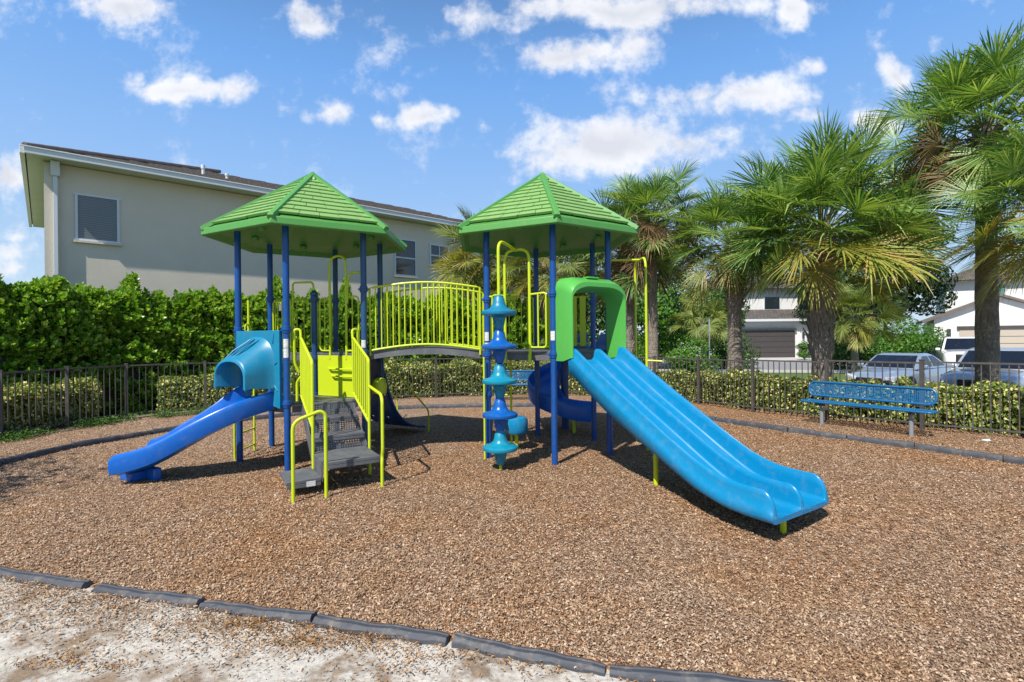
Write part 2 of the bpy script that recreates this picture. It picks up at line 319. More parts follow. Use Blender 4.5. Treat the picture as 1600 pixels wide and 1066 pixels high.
class MB:
    def __init__(s): s.v = []; s.f = []; s.uv = None; s.fm = []
    def add(s, vs, fs, mi=0):
        k = len(s.v); s.v += [tuple(p) for p in vs]; s.f += [tuple(i + k for i in f) for f in fs]; s.fm += [mi] * len(fs); return s
    def box(s, c, size, rz=0, M=None, mi=0):
        x, y, z = [q / 2 for q in size]; c = Vector(c); Rm = Matrix.Rotation(rz, 3, 'Z') if M is None else M
        vs = [c + Rm @ Vector((sx * x, sy * y, sz * z)) for sz in (-1, 1) for sy in (-1, 1) for sx in (-1, 1)]
        return s.add(vs, [(0, 2, 3, 1), (4, 5, 7, 6), (0, 1, 5, 4), (2, 6, 7, 3), (0, 4, 6, 2), (1, 3, 7, 5)], mi)
    def prism(s, pts, z0, z1, mi=0):
        """vertical prism from plan points"""
        n = len(pts); vs = [(p[0], p[1], z0) for p in pts] + [(p[0], p[1], z1) for p in pts]
        ar = sum(pts[i][0] * pts[(i + 1) % n][1] - pts[(i + 1) % n][0] * pts[i][1] for i in range(n))
        fs = [tuple(range(n))[::-1], tuple(range(n, 2 * n))] + [(i, (i + 1) % n, n + (i + 1) % n, n + i) for i in range(n)]
        if ar < 0: fs = [f[::-1] for f in fs]
        return s.add(vs, fs, mi)
    def slab(s, a, b, up, th, mi=0):
        """beam from a to b, width vector up, thickness vector th"""
        a, b, up, th = Vector(a), Vector(b), Vector(up), Vector(th)
        vs = [a - up - th, b - up - th, b + up - th, a + up - th, a - up + th, b - up + th, b + up + th, a + up + th]
        return s.add(vs, [(0, 3, 2, 1), (4, 5, 6, 7), (0, 1, 5, 4), (1, 2, 6, 5), (2, 3, 7, 6), (3, 0, 4, 7)], mi)
    def tube(s, path, r, seg=12, caps=True, r1=None, mi=0):
        path = [Vector(p) for p in path]; n = len(path); rings = []
        t0 = (path[1] - path[0]).normalized(); up = Vector((0, 0, 1)) if abs(t0.z) < .9 else Vector((1, 0, 0))
        u = t0.cross(up).normalized()
        k = len(s.v); vs = []
        for i, p in enumerate(path):
            t = ((path[min(i + 1, n - 1)] - path[max(i - 1, 0)])).normalized()
            u = (u - t * u.dot(t)).normalized(); w = t.cross(u)
            rr = r if r1 is None else r + (r1 - r) * i / (n - 1)
            vs += [p + (u * math.cos(2 * PI * j / seg) + w * math.sin(2 * PI * j / seg)) * rr for j in range(seg)]
        fs = [(i * seg + j, i * seg + (j + 1) % seg, (i + 1) * seg + (j + 1) % seg, (i + 1) * seg + j) for i in range(n - 1) for j in range(seg)]
        if caps: fs += [tuple(range(seg))[::-1], tuple(range((n - 1) * seg, n * seg))]
        return s.add(vs, fs, mi)
    def lathe(s, prof, c, seg=24, mi=0):
        """prof = [(r, z)...] about vertical axis at c"""
        vs = [(c[0] + r * math.cos(2 * PI * j / seg), c[1] + r * math.sin(2 * PI * j / seg), c[2] + z) for r, z in prof for j in range(seg)]
        fs = [(i * seg + j, i * seg + (j + 1) % seg, (i + 1) * seg + (j + 1) % seg, (i + 1) * seg + j) for i in range(len(prof) - 1) for j in range(seg)]
        fs += [tuple(range(seg))[::-1], tuple(range((len(prof) - 1) * seg, len(prof) * seg))]
        return s.add(vs, fs, mi)
    def loft(s, rings, closed=True, caps=True, mi=0):
        m = len(rings[0]); vs = [p for r in rings for p in r]; e = m if closed else m - 1
        fs = [(i * m + j, i * m + (j + 1) % m, (i + 1) * m + (j + 1) % m, (i + 1) * m + j) for i in range(len(rings) - 1) for j in range(e)]
        if caps and closed: fs += [tuple(range(m))[::-1], tuple(range((len(rings) - 1) * m, len(rings) * m))]
        return s.add(vs, fs, mi)
    def build(s, name, m, parent=None, smooth=40, bevel=0, uvs=None, fix=True, label=None):
        me = bpy.data.meshes.new(name); me.from_pydata([tuple(v) for v in s.v], [], s.f)
        ms = m if isinstance(m, (list, tuple)) else [m]
        for q in ms: me.materials.append(MATS[q])
        if len(ms) > 1: me.polygons.foreach_set('material_index', s.fm)
        if fix:
            bm = bmesh.new(); bm.from_mesh(me); bmesh.ops.recalc_face_normals(bm, faces=bm.faces)
            bm.to_mesh(me); bm.free()
        if smooth:
            me.polygons.foreach_set('use_smooth', [True] * len(me.polygons)); me.set_sharp_from_angle(angle=R(smooth))
        if uvs is not None:
            ul = me.uv_layers.new(name='uv')
            for lp in me.loops: ul.data[lp.index].uv = uvs(Vector(s.v[lp.vertex_index]))
        o = bpy.data.objects.new(name, me); COL.objects.link(o)
        if parent is not None:
            o.parent = parent
            if not getattr(s, 'local', False): o.matrix_parent_inverse = world_matrix(parent).inverted()
        if bevel:
            bv = o.modifiers.new('bevel', 'BEVEL'); bv.width = bevel; bv.segments = 2; bv.limit_method = 'ANGLE'; bv.angle_limit = R(50)
        if label: o['label'] = label
        return o

def world_matrix(o):
    Mx = Matrix.LocRotScale(o.location, o.rotation_euler, o.scale)
    if o.parent is not None: Mx = world_matrix(o.parent) @ o.matrix_parent_inverse @ Mx
    return Mx
def parent_world(o): return world_matrix(o).translation

def np_mesh(name, verts, faces_per, mat_name, parent=None, local=False, mats=None, smooth=False, uv=None):
    """verts (N,k,3) islands each with the same faces list faces_per"""
    N, k, _ = verts.shape; fl = [np.array(f) for f in faces_per]
    loops = np.concatenate([np.concatenate(fl)[None, :] + np.arange(N)[:, None] * k], axis=1).reshape(-1)
    sizes = np.tile(np.array([len(f) for f in fl]), N); starts = np.concatenate([[0], np.cumsum(sizes)[:-1]])
    me = bpy.data.meshes.new(name); me.vertices.add(N * k); me.vertices.foreach_set('co', verts.reshape(-1).astype(np.float32))
    me.loops.add(len(loops)); me.loops.foreach_set('vertex_index', loops.astype(np.int32))
    me.polygons.add(len(sizes)); me.polygons.foreach_set('loop_start', starts.astype(np.int32)); me.polygons.foreach_set('loop_total', sizes.astype(np.int32))
    me.materials.append(MATS[mat_name]); me.update(calc_edges=True); me.validate()
    if smooth: me.polygons.foreach_set('use_smooth', [True] * len(me.polygons))
    o = bpy.data.objects.new(name, me); COL.objects.link(o)
    if parent is not None:
        o.parent = parent
        if not local: o.matrix_parent_inverse = world_matrix(parent).inverted()
    return o

def fillet(pts, rad, k=6):
    pts = [Vector(p) for p in pts]; out = [pts[0]]
    for i in range(1, len(pts) - 1):
        a, b, c = pts[i - 1], pts[i], pts[i + 1]; d1 = (a - b); d2 = (c - b)
        r = min(rad, d1.length * .49, d2.length * .49); p1 = b + d1.normalized() * r; p2 = b + d2.normalized() * r
        for j in range(k + 1):
            q = j / k; out.append(p1 * (1 - q) ** 2 + b * 2 * q * (1 - q) + p2 * q * q)
    out.append(pts[-1]); return out

# foliage cards: each leaf is a small folded blade
def leaves(C, N, size, ratio=.55, fold=.25, jitter=.6, up=None):
    n = len(C); N = N + rng.normal(0, jitter, (n, 3)); N /= np.linalg.norm(N, axis=1, keepdims=True) + 1e-9
    t = rng.normal(0, 1, (n, 3))
    if up is not None: t += np.array(up) * 1.3
    t -= N * (t * N).sum(1, keepdims=True); t /= np.linalg.norm(t, axis=1, keepdims=True) + 1e-9
    b = np.cross(N, t); s = (size * rng.uniform(.65, 1.25, n))[:, None]
    v = np.stack([C - t * s * .5, C + b * s * ratio * .5 + t * s * .12 + N * s * fold * .3, C + t * s * .5,
                  C - b * s * ratio * .5 + t * s * .12 + N * s * fold * .3, C + t * s * .02 - N * s * fold * .1], 1)
    return v
LEAF_F = [(0, 1, 4), (1, 2, 4), (2, 3, 4), (3, 0, 4)]
LEAF_F = [(0, 1, 2, 4), (0, 4, 2, 3)]

# ============================================================ SETTING
def hfun(x, y):
    d = max(0.0, min(1.0, (math.hypot(x - .5, y - 7.5) - 10.9) / 3.2)); return -.38 * d * d * (3 - 2 * d)
def ground():
    xs = np.concatenate([np.linspace(-900, -40, 10), np.linspace(-36, 44, 81), np.linspace(50, 900, 10)])
    ys = np.concatenate([np.linspace(-900, -20, 8), np.linspace(-12, 60, 73), np.linspace(70, 1200, 12)])
    mb = MB(); vs = [(x, y, hfun(x, y) - .03 - (.3 if math.hypot(x - .5, y - 5) < 9 else 0)) for y in ys for x in xs]; nx = len(xs)
    mb.add(vs, [(j * nx + i, j * nx + i + 1, (j + 1) * nx + i + 1, (j + 1) * nx + i) for j in range(len(ys) - 1) for i in range(nx - 1)])
    props(mb.build('ground', 'lawn', smooth=60, fix=False), kind='structure')
ground()
edge_front = [(-9.5, 4.9), (-6.5, 4.5), (-4.08, 4.04), (-3.17, 3.77), (-2.18, 3.52), (-1.32, 3.30), (-.36, 3.05), (.5, 2.77), (1.26, 2.62), (4.5, 1.9), (12, .2)]
def fedge(x):
    for (a, b), (c, d) in zip(edge_front[:-1], edge_front[1:]):
        if x <= c: return b + (d - b) * (x - a) / (c - a)
    return edge_front[-1][1]
def mheight(x, y):
    q = ((x - 2.45) ** 2 / 2.6 + (y - 4.45) ** 2 / 1.5); dip = -.12 * math.exp(-q * q) if q < 3 else 0   # hollow worn at the slide exit
    return dip + .012 * mnoise.noise(Vector((x * .8, y * .8, 0))) + .007 * mnoise.noise(Vector((x * 3, y * 3, 4)))
def mulch():
    # the sandy soil sheet in front, then the mulch
    mb = MB(); nx, ny = 110, 30; vs = []
    for j in range(ny + 1):
        for i in range(nx + 1):
            x = -11 + 23 * i / nx; y1 = fedge(x) + .03; y = -6 + (y1 + 6) * j / ny
            vs.append((x, y, -.012 + .012 * mnoise.noise(Vector((x * 1.5, y * 1.5, 9)))))
    mb.add(vs, [(j * (nx + 1) + i, j * (nx + 1) + i + 1, (j + 1) * (nx + 1) + i + 1, (j + 1) * (nx + 1) + i) for j in range(ny) for i in range(nx)])
    props(mb.build('sandy_soil', 'sand', smooth=60, fix=False), kind='structure')
    mb = MB(); nx, ny = 190, 130; vs = []
    for j in range(ny + 1):
        for i in range(nx + 1):
            x = -12.5 + 24 * i / nx; y1 = fedge(x); y = y1 + (17.6 - y1) * (j / ny) ** 1.3
            e = max(0, math.hypot(x - .5, y - 7.5) - 10.6); z = mheight(x, y) + .004 - e * .12
            if j == 0: z -= .02
            vs.append((x, y, z))
    mb.add(vs, [(j * (nx + 1) + i, j * (nx + 1) + i + 1, (j + 1) * (nx + 1) + i + 1, (j + 1) * (nx + 1) + i) for j in range(ny) for i in range(nx)])
    props(mb.build('mulch_bed', 'mulch', smooth=60, fix=False), kind='structure')
mulch()
def chips():
    # loose wood chips on top, densest near the viewer
    n = 290000; C = []
    y = 2.3 + 9.2 * rng.random(n * 2) ** 1.75; x = (rng.random(n * 2) * 2 - 1) * (y * 1.12 + .8)
    fe = np.interp(x, [p[0] for p in edge_front], [p[1] for p in edge_front]); k = (y > fe + .06) & (x < 10)
    # a spill of chips over the edging at the left end
    spill = (y <= fe - .05) & (y > fe - 1.5) & (rng.random(len(y)) < np.clip((-x - .9) / 1.8, 0.02, 1) * np.clip(1.15 + (y - fe) * 1.5, .03, 1) ** 1.6)
    k = k | spill
    x, y = x[k][:n], y[k][:n]; n = len(x)
    z = np.array([mheight(a, b_) for a, b_ in zip(x, y)]) + rng.uniform(.004, .018, n)
    z = np.where(y < np.interp(x, [p[0] for p in edge_front], [p[1] for p in edge_front]), .004 + rng.uniform(0, .012, n), z)
    C = np.stack([x, y, z], 1)
    N = np.tile(np.array([[0, 0, 1.0]]), (n, 1)) + rng.normal(0, .33, (n, 3)); N /= np.linalg.norm(N, axis=1, keepdims=True)
    t = rng.normal(0, 1, (n, 3)); t -= N * (t * N).sum(1, keepdims=True); t /= np.linalg.norm(t, axis=1, keepdims=True); b_ = np.cross(N, t)
    L = (rng.lognormal(-3.75, .45, n) * (.23 + .027 * y))[:, None].clip(0, .0125); W = L * rng.uniform(.22, .55, (n, 1)); T = .0022
    v = np.stack([C - t * L - b_ * W * .7, C - t * L * .8 + b_ * W, C + t * L + b_ * W * .6, C + t * L * .9 - b_ * W, C - t * L * .1 + N * T * 2.2 - b_ * W * 1.1, C + N * T * 2.2 + b_ * W * 1.15], 1)
    o = np_mesh('wood_chips', v, [(0, 4, 5, 1), (4, 3, 2, 5)], 'chip')
    props(o, 'loose tan and brown wood chips covering the play area', 'wood chips', kind='stuff')
    # dry leaf litter caught along the edging and on the sand
    n = 5200; x = rng.uniform(-5, 3, n); fe = np.interp(x, [p[0] for p in edge_front], [p[1] for p in edge_front])
    y = fe - .07 - rng.exponential(.22, n); cl = np.array([mnoise.noise(Vector((a * 2.2, b_ * 2.2, 3))) for a, b_ in zip(x, y)]); k = (cl > .02) | (rng.random(n) < .10)
    x, y = x[k], y[k]
    for (qx, qy, rr, m_) in ((400, 985, .16, 500), (470, 1000, .12, 350), (560, 1003, .10, 260), (90, 1032, .07, 160), (165, 1045, .06, 120), (395, 975, .05, 200), (700, 1025, .08, 120), (640, 1045, .07, 80)):
        c = G(qx, qy); x = np.concatenate([x, rng.normal(c.x, rr * 1.7, m_)]); y = np.concatenate([y, rng.normal(c.y, rr * .6, m_)])
    ok = y < np.interp(x, [p[0] for p in edge_front], [p[1] for p in edge_front]) - .05; x, y = x[ok], y[ok]
    C = np.stack([x, y, .004 + rng.uniform(0, .014, len(x))], 1); v = leaves(C, np.tile(np.array([[0, 0, 1.0]]), (len(C), 1)), .026, .28, .5, .45)
    props(np_mesh('leaf_litter', v, LEAF_F, 'litter'), 'orange brown dry leaf litter along the front edging on pale sand', 'leaf litter', kind='stuff')
chips()

# street, verge, driveway
def flat(name, pts, z, m):
    mb = MB(); mb.add([(p[0], p[1], z) for p in pts], [tuple(range(len(pts)))]); return props(mb.build(name, m, fix=False), kind='structure')
flat('road', [(7.5, 31), (26, 26.5), (80, 8), (110, 20), (45, 47), (16, 43.5), (5, 44), (-40, 50), (-40, 33)], -.375, 'asphalt')
flat('parking_pavement', [(11.2, 11.9), (19, 4), (60, -6), (60, 14), (26, 26), (14.3, 19.6)], -.371, 'asphalt')
flat('driveway', [(16.5, 42), (27, 42.2), (27.5, 54), (17, 54)], -.367, 'concrete')
flat('driveway', [(33, 30), (62, 24), (62, 46), (38.5, 46)], -.363, 'concrete')
mb = MB()
for a, b_ in [((7.5, 31), (26, 26.5)), ((16, 43.7), (5, 44.2)), ((27.2, 45), (45, 47.2)), ((11.1, 11.7), (14.2, 19.8)), ((14.2, 19.8), (26, 26.2))]:
    a = Vector((*a, -.31)); b_ = Vector((*b_, -.31)); d = (b_ - a).normalized(); mb.slab(a, b_, d.cross(Vector((0, 0, 1))) * .09, (0, 0, .075))
props(mb.build('kerb', 'concrete', smooth=0), kind='structure')

# ============================================================ EDGING TIMBERS
def timber(a, b_, seed, label, hh=.032):
    a, b_ = Vector(a), Vector(b_); d = (b_ - a); L = d.length; d.normalize(); n = Vector((-d.y, d.x, 0)); mb = MB(); rings = []
    K = 12; random.seed(seed); ph = random.random() * 6; tilt = random.uniform(-.012, .012)
    for i in range(K + 1):
        s = i / K; p = a + d * L * s; wob = .006 * math.sin(s * 9 + ph); z1 = hh + tilt * (s - .5) * 2 + .004 * math.sin(s * 21 + ph)
        w = .042 if 0 < i < K else .037
        # scalloped lip on the outside face
        lip = .022 * (.5 + .5 * math.sin(s * 5 * PI * 1.5 + ph))
        q = [(-w - lip, -.06), (w, -.06), (w, z1 - .02), (w - .014, z1 - .004), (w * .3, z1), (w * .1, z1 - .006), (-w * .3, z1 - .001), (-w + .012, z1), (-w - lip * .4, z1 - .016), (-w - lip, z1 * .35)]
        rings.append([p + n * (x + wob) + Vector((0, 0, z)) for x, z in q])
    o = MB().loft(rings).build('edging_timber', 'edging', bevel=.004); return props(o, label, 'edging timber', 'black plastic edging timbers round the mulch')
fr = [((-4.9, 4.28), (-3.16, 3.77), 'grey edging timber at the far left of the front row, left of the gap'),
      ((-3.06, 3.752), (-2.16, 3.515), 'short grey edging timber just right of the gap in the front row'),
      ((-2.14, 3.51), (-1.30, 3.295), 'grey edging timber of the front row ending beside orange dry leaves'),
      ((-1.28, 3.29), (-.40, 3.06), 'grey edging timber mid front row, left of the sand covered joint'),
      ((-.36, 3.05), (.49, 2.775), 'grey edging timber of the front row, right of the sand covered joint'),
      ((.51, 2.77), (1.55, 2.56), 'dark edging timber of the front row cut off by the bottom of the picture')]
for i, (a, b_, l) in enumerate(fr): timber((*a, .0), (*b_, .0), i, l)
bk = [(-7.6, 6.4), (-7.55, 7.5), (-7.5, 8.66), (-7.02, 9.9), (-6.3, 11.15), (-5.2, 12.1), (-3.9, 12.75), (-2.49, 13.13), (-1.2, 13.25), (-.0, 13.2), (1.2, 13.3), (2.3, 13.1),
      (3.4, 12.1), (4.28, 10.73), (5.07, 9.39), (5.67, 8.66), (6.26, 7.94), (6.83, 7.1), (7.3, 6.2)]
bl = ['dark edging timber nearest the left border, in front of the leafy fence corner', 'dark edging timber at the left, second from the left border', 'dark edging timber left of the blue chute, third from the left border',
      'dark edging timber beyond the end of the royal blue slide', 'dark edging timber behind the royal blue slide hood', 'dark edging timber behind the left tower posts', 'dark edging timber seen behind the stairs of the left tower',
      'thin dark edging timber seen under the left half of the bridge', 'thin dark edging timber seen under the right half of the bridge', 'dark edging timber behind the stacked disc climber', 'dark edging timber in front of the bench under the right tower',
      'dark edging timber behind the back post of the right tower', 'dark edging timber behind the top of the double slide', 'dark edging timber beside the upper part of the double slide', 'dark edging timber left of the blue bench at the right',
      'dark edging timber directly in front of the blue bench at the right', 'dark edging timber right of the blue bench', 'dark edging timber running out of the picture at the right']
for i in range(len(bk) - 1):
    a, b_ = Vector((*bk[i], 0)), Vector((*bk[i + 1], 0)); d = (b_ - a).normalized() * .012
    timber(a + d, b_ - d, 40 + i, bl[i], .095)

# ============================================================ PLAY STRUCTURE
PS = empty('play_structure', (-1.3, 8.2, 0), 'playground set of two green roofed towers joined by a lime railed bridge, with blue slides', 'playground set')
cL = Vector((-3.142, 8.119, 0)); cR = Vector((.519, 8.267, 0)); aL = -1.5456; aR = -1.5087; RAD = 1.067
HI = 1.60; LO = .92
Z = Vector((0, 0, 1))
def hexv(c, a, k, r=RAD): return c + Vector((math.cos(a + k * PI / 3), math.sin(a + k * PI / 3), 0)) * r
class Face:
    def __init__(s, c, a, k):
        an = a + k * PI / 3 + PI / 6; s.n = Vector((math.cos(an), math.sin(an), 0)); s.t = Vector((-s.n.y, s.n.x, 0)); s.m = c + s.n * .924
    def __call__(s, n, t, z): return s.m + s.n * n + s.t * t + Z * z
P_R = .0445; PIPE = .019; BAR = .0095

def collar(p, z, parent, m):
    mb = MB(); mb.lathe([(P_R, -.05), (.056, -.045), (.058, -.03), (.058, -.012), (.067, -.01), (.067, .01), (.058, .012), (.058, .03), (.056, .045), (P_R, .05)], p + Z * z, 20)
    for q in (.9, 2.9): mb.box(p + Vector((math.cos(q) * .07, math.sin(q) * .07, z)), (.03, .022, .03), q)
    mb.build('clamp_collar', m, parent)
def post(c, a, k, top, m, cols, label=None):
    p = hexv(c, a, k); mb = MB(); mb.tube([p - Z * .1, p + Z * .5, p + Z * top], P_R, 24)
    o = mb.build('post', m, PS, label=label)
    for z in cols: collar(p, z, o, m)
    return o, p
def sticker(o, p, z, h=.13):
    ang0 = math.atan2(-p.y, -p.x) - .45; mb = MB(); vs = []
    for i in range(8):
        an = ang0 - .6 + 1.5 * i / 7
        for zz in (z, z + h): vs.append((p.x + (P_R + .0025) * math.cos(an), p.y + (P_R + .0025) * math.sin(an), zz))
    mb.add(vs, [(2 * i, 2 * i + 2, 2 * i + 3, 2 * i + 1) for i in range(7)])
    s_ = mb.build('safety_sticker', 'sticker', o, fix=False)

TOP = 3.42
slL = [(LO, 1.95), (HI, 2.55), (HI, 2.55), (1.5, 2.5), (1.45, 2.5, LO), (LO, 1.95)]
for k in range(6):
    o, p = post(cL, aL, k, TOP, 'post_sky_reflect' if k in (1, 2, 3) else 'post_royal', slL[k])
    if k == 0: sticker(o, p, 1.70, .12); sticker(o, p, 1.56, .13)
    if k == 1: sticker(o, p, 1.68, .11)
slR = [(HI - .04, 2.42), (HI - .04, 2.4), (HI - .04, 2.4), (HI - .04, 2.4), (HI - .04, 2.45), (HI - .06, 2.38, .95)]
for k in range(6):
    o, p = post(cR, aR, k, TOP, 'post_royal', slR[k])
    if k in (0, 5): sticker(o, p, 1.76, .13); 
    if k == 5: sticker(o, p, 1.63, .10)
# short centre post of the left tower
mb = MB(); mb.tube([cL - Z * .1, cL + Z * 2.52], P_R, 24); mb.lathe([(.05, 0), (.062, .01), (.062, .045), (.045, .06), (.03, .085), (.001, .09)], cL + Z * 2.50, 20)
cp = mb.build('post', 'post_sky_reflect', PS, label='short capped post in the middle of the left tower')
for z in (LO, 1.5, 2.44): collar(cL, z, cp, 'post_sky_reflect')

def tower_roof(c, a, label):
    rr = 1.535; ze = 3.32; za = 4.42; band = .10; rb = rr - .02
    root_mb = MB()
    lo = [hexv(c, a, k, rr) + Z * ze for k in range(6)]; hi = [hexv(c, a, k, rr - .015) + Z * (ze + band) for k in range(6)]
    inn = [hexv(c, a, k, rr - .07) + Z * (ze - .005) for k in range(6)]; und = [hexv(c, a, k, rr - .16) + Z * (ze + .07) for k in range(6)]
    und2 = [hexv(c, a, k, rr - .55) + Z * (ze + .14) for k in range(6)]; und3 = [hexv(c, a, k, .12) + Z * (ze + .62) for k in range(6)]
    zt = lambda r: ze + band + (za - ze - band) * (1 - r / (rr - .015))
    topi = [hexv(c, a, k, rr - .10) + Z * (zt(rr - .10) - .035) for k in range(6)]; topc = [hexv(c, a, k, .06) + Z * (zt(.06) - .03) for k in range(6)]
    rings = [und3, und2, und, inn, lo, hi, topi, topc]
    mb = MB(); mb.loft(rings, True, True)
    roof = mb.build('tower_roof', 'roof_green', PS, smooth=25, bevel=.012, label=label)
    # shingles: every face carries courses of moulded tiles
    mb = MB()
    for k in range(6):
        A, B_ = hexv(c, a, k, rr - .015), hexv(c, a, k + 1, rr - .015); mid = (A + B_) / 2; apex = c.copy(); apothem = (mid - c).length
        nout = (mid - c).normalized(); tn = (B_ - A).normalized(); half = (B_ - A).length / 2
        def S(s, t, lift):  # s 0 at eave ->1 at apex, t in -1..1
            p = c + nout * apothem * (1 - s) + tn * half * (1 - s) * t; zz = ze + band + (za - ze - band) * s
            return p + Z * zz + (nout * .66 + Z * .75) * lift
        nrow = 10; s0, s1 = .075, .90
        for r in range(nrow):
            sa = s0 + (s1 - s0) * r / nrow; sb = s0 + (s1 - s0) * (r + 1) / nrow + .012
            wa = half * (1 - sa); ntile = max(2, int(round(2 * wa / .30))); off = .5 if r % 2 else 0
            edges = [-1] + [(-1 + 2 * (j + off) / ntile) for j in range(ntile + 1) if -1 + .06 < -1 + 2 * (j + off) / ntile < .94] + [1]
            for j in range(len(edges) - 1):
                t0, t1 = edges[j] * .96 + (.004 / wa), edges[j + 1] * .96 - (.004 / wa)
                d = .006 * ((j * 7 + r * 3) % 3)
                la, lb = .022, .000
                sA = sa - d * .6
                p = [S(sA, t0, la), S(sA, t1, la), S(sb, t1, lb), S(sb, t0, lb), S(sA, t0, -.012), S(sA, t1, -.012), S(sb, t1, -.02), S(sb, t0, -.02)]
                mb.add(p, [(0, 1, 2, 3), (4, 5, 1, 0), (5, 6, 2, 1), (7, 4, 0, 3)])
    mb.build('shingle_panel', 'shingle_green', roof, smooth=0, fix=False)
    for k in range(6):  # hip ridge mouldings
        p0 = hexv(c, a, k, rr - .0) + Z * (ze + band - .01); p1 = c + Z * (za + .01); d = (p1 - p0).normalized(); side = d.cross(Z).normalized(); up = side.cross(d)
        if up.z < 0: up = -up
        mb = MB(); rings = []
        for s in (0, .02, .5, 1):
            q = p0.lerp(p1, s); w = .05; h = .035 if s > .01 else .02
            rings.append([q + side * w - up * .03, q + side * w * .75 + up * h * .8, q + up * h, q - side * w * .75 + up * h * .8, q - side * w - up * .03])
        mb.loft(rings); mb.build('hip_ridge', 'roof_green', roof, smooth=50)
    mb = MB(); mb.lathe([(.17, -.10), (.16, -.075), (.001, .055)], c + Z * (za - .005), 6)
    mb.lathe([(.035, 0), (.02, .03), (.001, .035)], c + Z * (za + .02), 8)
    mb.build('roof_cap', 'roof_green', roof, smooth=30)
    for k in range(6):  # moulded discs on the underside
        for f_ in (.5,):
            q = hexv(c, a, k, 1.05).lerp(hexv(c, a, k + 1, 1.05), f_) + Z * (ze + .075)
            mb = MB(); mb.lathe([(.055, .04), (.055, 0), (.045, -.012), (.001, -.012)], q, 16); mb.build('underside_knob', 'roof_green', roof)
tower_roof(cL, aL, 'green shingled roof of the left tower'); tower_roof(cR, aR, 'green shingled roof of the right tower')

def deck(pts, z, label):
    mb = MB(); cc = sum(pts, Vector()) / len(pts); ps = [cc + (p - cc) * .975 for p in pts]
    mb.prism(ps, z - .035, z); ins = [cc + (p - cc) * .955 for p in pts]
    n = len(ins)
    for i in range(n):
        a_, b_ = ins[i], ins[(i + 1) % n]; d = (b_ - a_).normalized(); q = d.cross(Z)
        mb.slab(a_ + Z * (z - .085) + d * .05, b_ + Z * (z - .085) - d * .05, q * .008, Z * .047)
    mb.build('deck', 'deck_vinyl', PS, bevel=.004, label=label)
hx = [hexv(cL, aL, k, RAD - .03) for k in range(6)]
deck([hx[4], hx[5], hx[0], hx[1]], LO, 'low grey deck at the top of the stairs'); deck([hx[1], hx[2], hx[3], hx[4]], HI, 'high grey half deck of the left tower')
deck([hexv(cR, aR, k, RAD - .02) for k in range(6)], HI, 'grey deck of the right tower')

def rail(mb, p, q, n, z0, z1, bar=BAR, pipe=.014, round_=.06, ends=True):
    """guard panel: framed pipe loop with upright bars between plan points p and q"""
    p, q = Vector(p), Vector(q); d = (q - p).normalized()
    if ends: mb.tube(fillet([p + Z * (z1), p + Z * z0, q + Z * z0, q + Z * z1, p + Z * z1 + d * .01], round_, 4), pipe, 8)
    else:
        mb.tube([p + Z * z0, q + Z * z0], pipe, 8); mb.tube([p + Z * z1, q + Z * z1], pipe, 8)
    for i in range(1, n): s = p.lerp(q, i / n); mb.tube([s + Z * z0, s + Z * z1], bar, 7)

# ---- bridge
bri = MB(); L0 = Face(cL, aL, 1); R0 = Face(cR, aR, 4)
A = L0.m + L0.n * .02; B_ = R0.m + R0.n * .02; dx = (B_ - A); sd = Vector((0, 1, 0))
def arch(s): return .075 * math.sin(PI * s)
K = 16; rings = []
for i in range(K + 1):
    s = i / K; p = A + dx * s; z = HI + arch(s); hw = .43
    rings.append([p + Vector((0, -hw, z - .11)), p + Vector((0, -hw, z)), p + Vector((0, hw, z)), p + Vector((0, hw, z - .11)), p + Vector((0, hw - .03, z - .11)), p + Vector((0, hw - .03, z - .02)), p + Vector((0, -hw + .03, z - .02)), p + Vector((0, -hw + .03, z - .11))])
bri.loft(rings); bridge = bri.build('bridge', 'deck_vinyl', PS, smooth=30, label='arched grey bridge deck between the towers')
for sy in (-1, 1):
    mb = MB(); q0 = A + Vector((.06, sy * .45, 0)); q1 = B_ + Vector((-.06, sy * .45, 0)); n = 19
    for zz in (.0, .94):
        pth = [q0.lerp(q1, i / 24) + Z * (HI + .03 + zz + arch(i / 24) * (1.15)) for i in range(25)]
        if zz > .5:
            pth = [q0 + Z * (HI - .05)] + pth + [q1 + Z * (HI - .05)]
        mb.tube(pth, .0165, 8)
    for i in range(1, n): s = i / n; p = q0.lerp(q1, s); z = HI + .03 + arch(s) * 1.15; mb.tube([p + Z * z, p + Z * (z + .94)], BAR * 1.05, 7)
    mb.build('bridge_railing', 'lime', bridge)

# ---- stairs on the left tower
FS = Face(cL, aL, 0)
stm = MB(); stm.prism([FS(.0, -.335, 0), FS(.0, .335, 0), FS(.10, .335, 0), FS(.10, -.335, 0)], LO - .03, LO - .003)
stair = stm.build('staircase', 'deck_vinyl', PS, bevel=.003, label='grey metal stairs with a turned bottom step')
def tread(n0, n1, t0, t1, z, nm='tread', th=.035, fh=.07):
    mb = MB(); mb.prism([FS(n0, t0, 0), FS(n0, t1, 0), FS(n1, t1, 0), FS(n1, t0, 0)], z - th, z)
    mb.prism([FS(n1 - .012, t0 + .004, 0), FS(n1 - .012, t1 - .004, 0), FS(n1 - .002, t1 - .004, 0), FS(n1 - .002, t0 + .004, 0)], z - fh, z - th - .001)
    return mb.build(nm, 'deck_vinyl', stair, bevel=.005)
tread(.08, .42, -.33, .33, .745); tread(.38, .74, -.33, .33, .555); tread(.72, 1.42, -.345, .33, .37, 'landing', .04, .085); tread(.80, 1.36, -.735, -.352, .19, 'bottom_step', .04, .09)
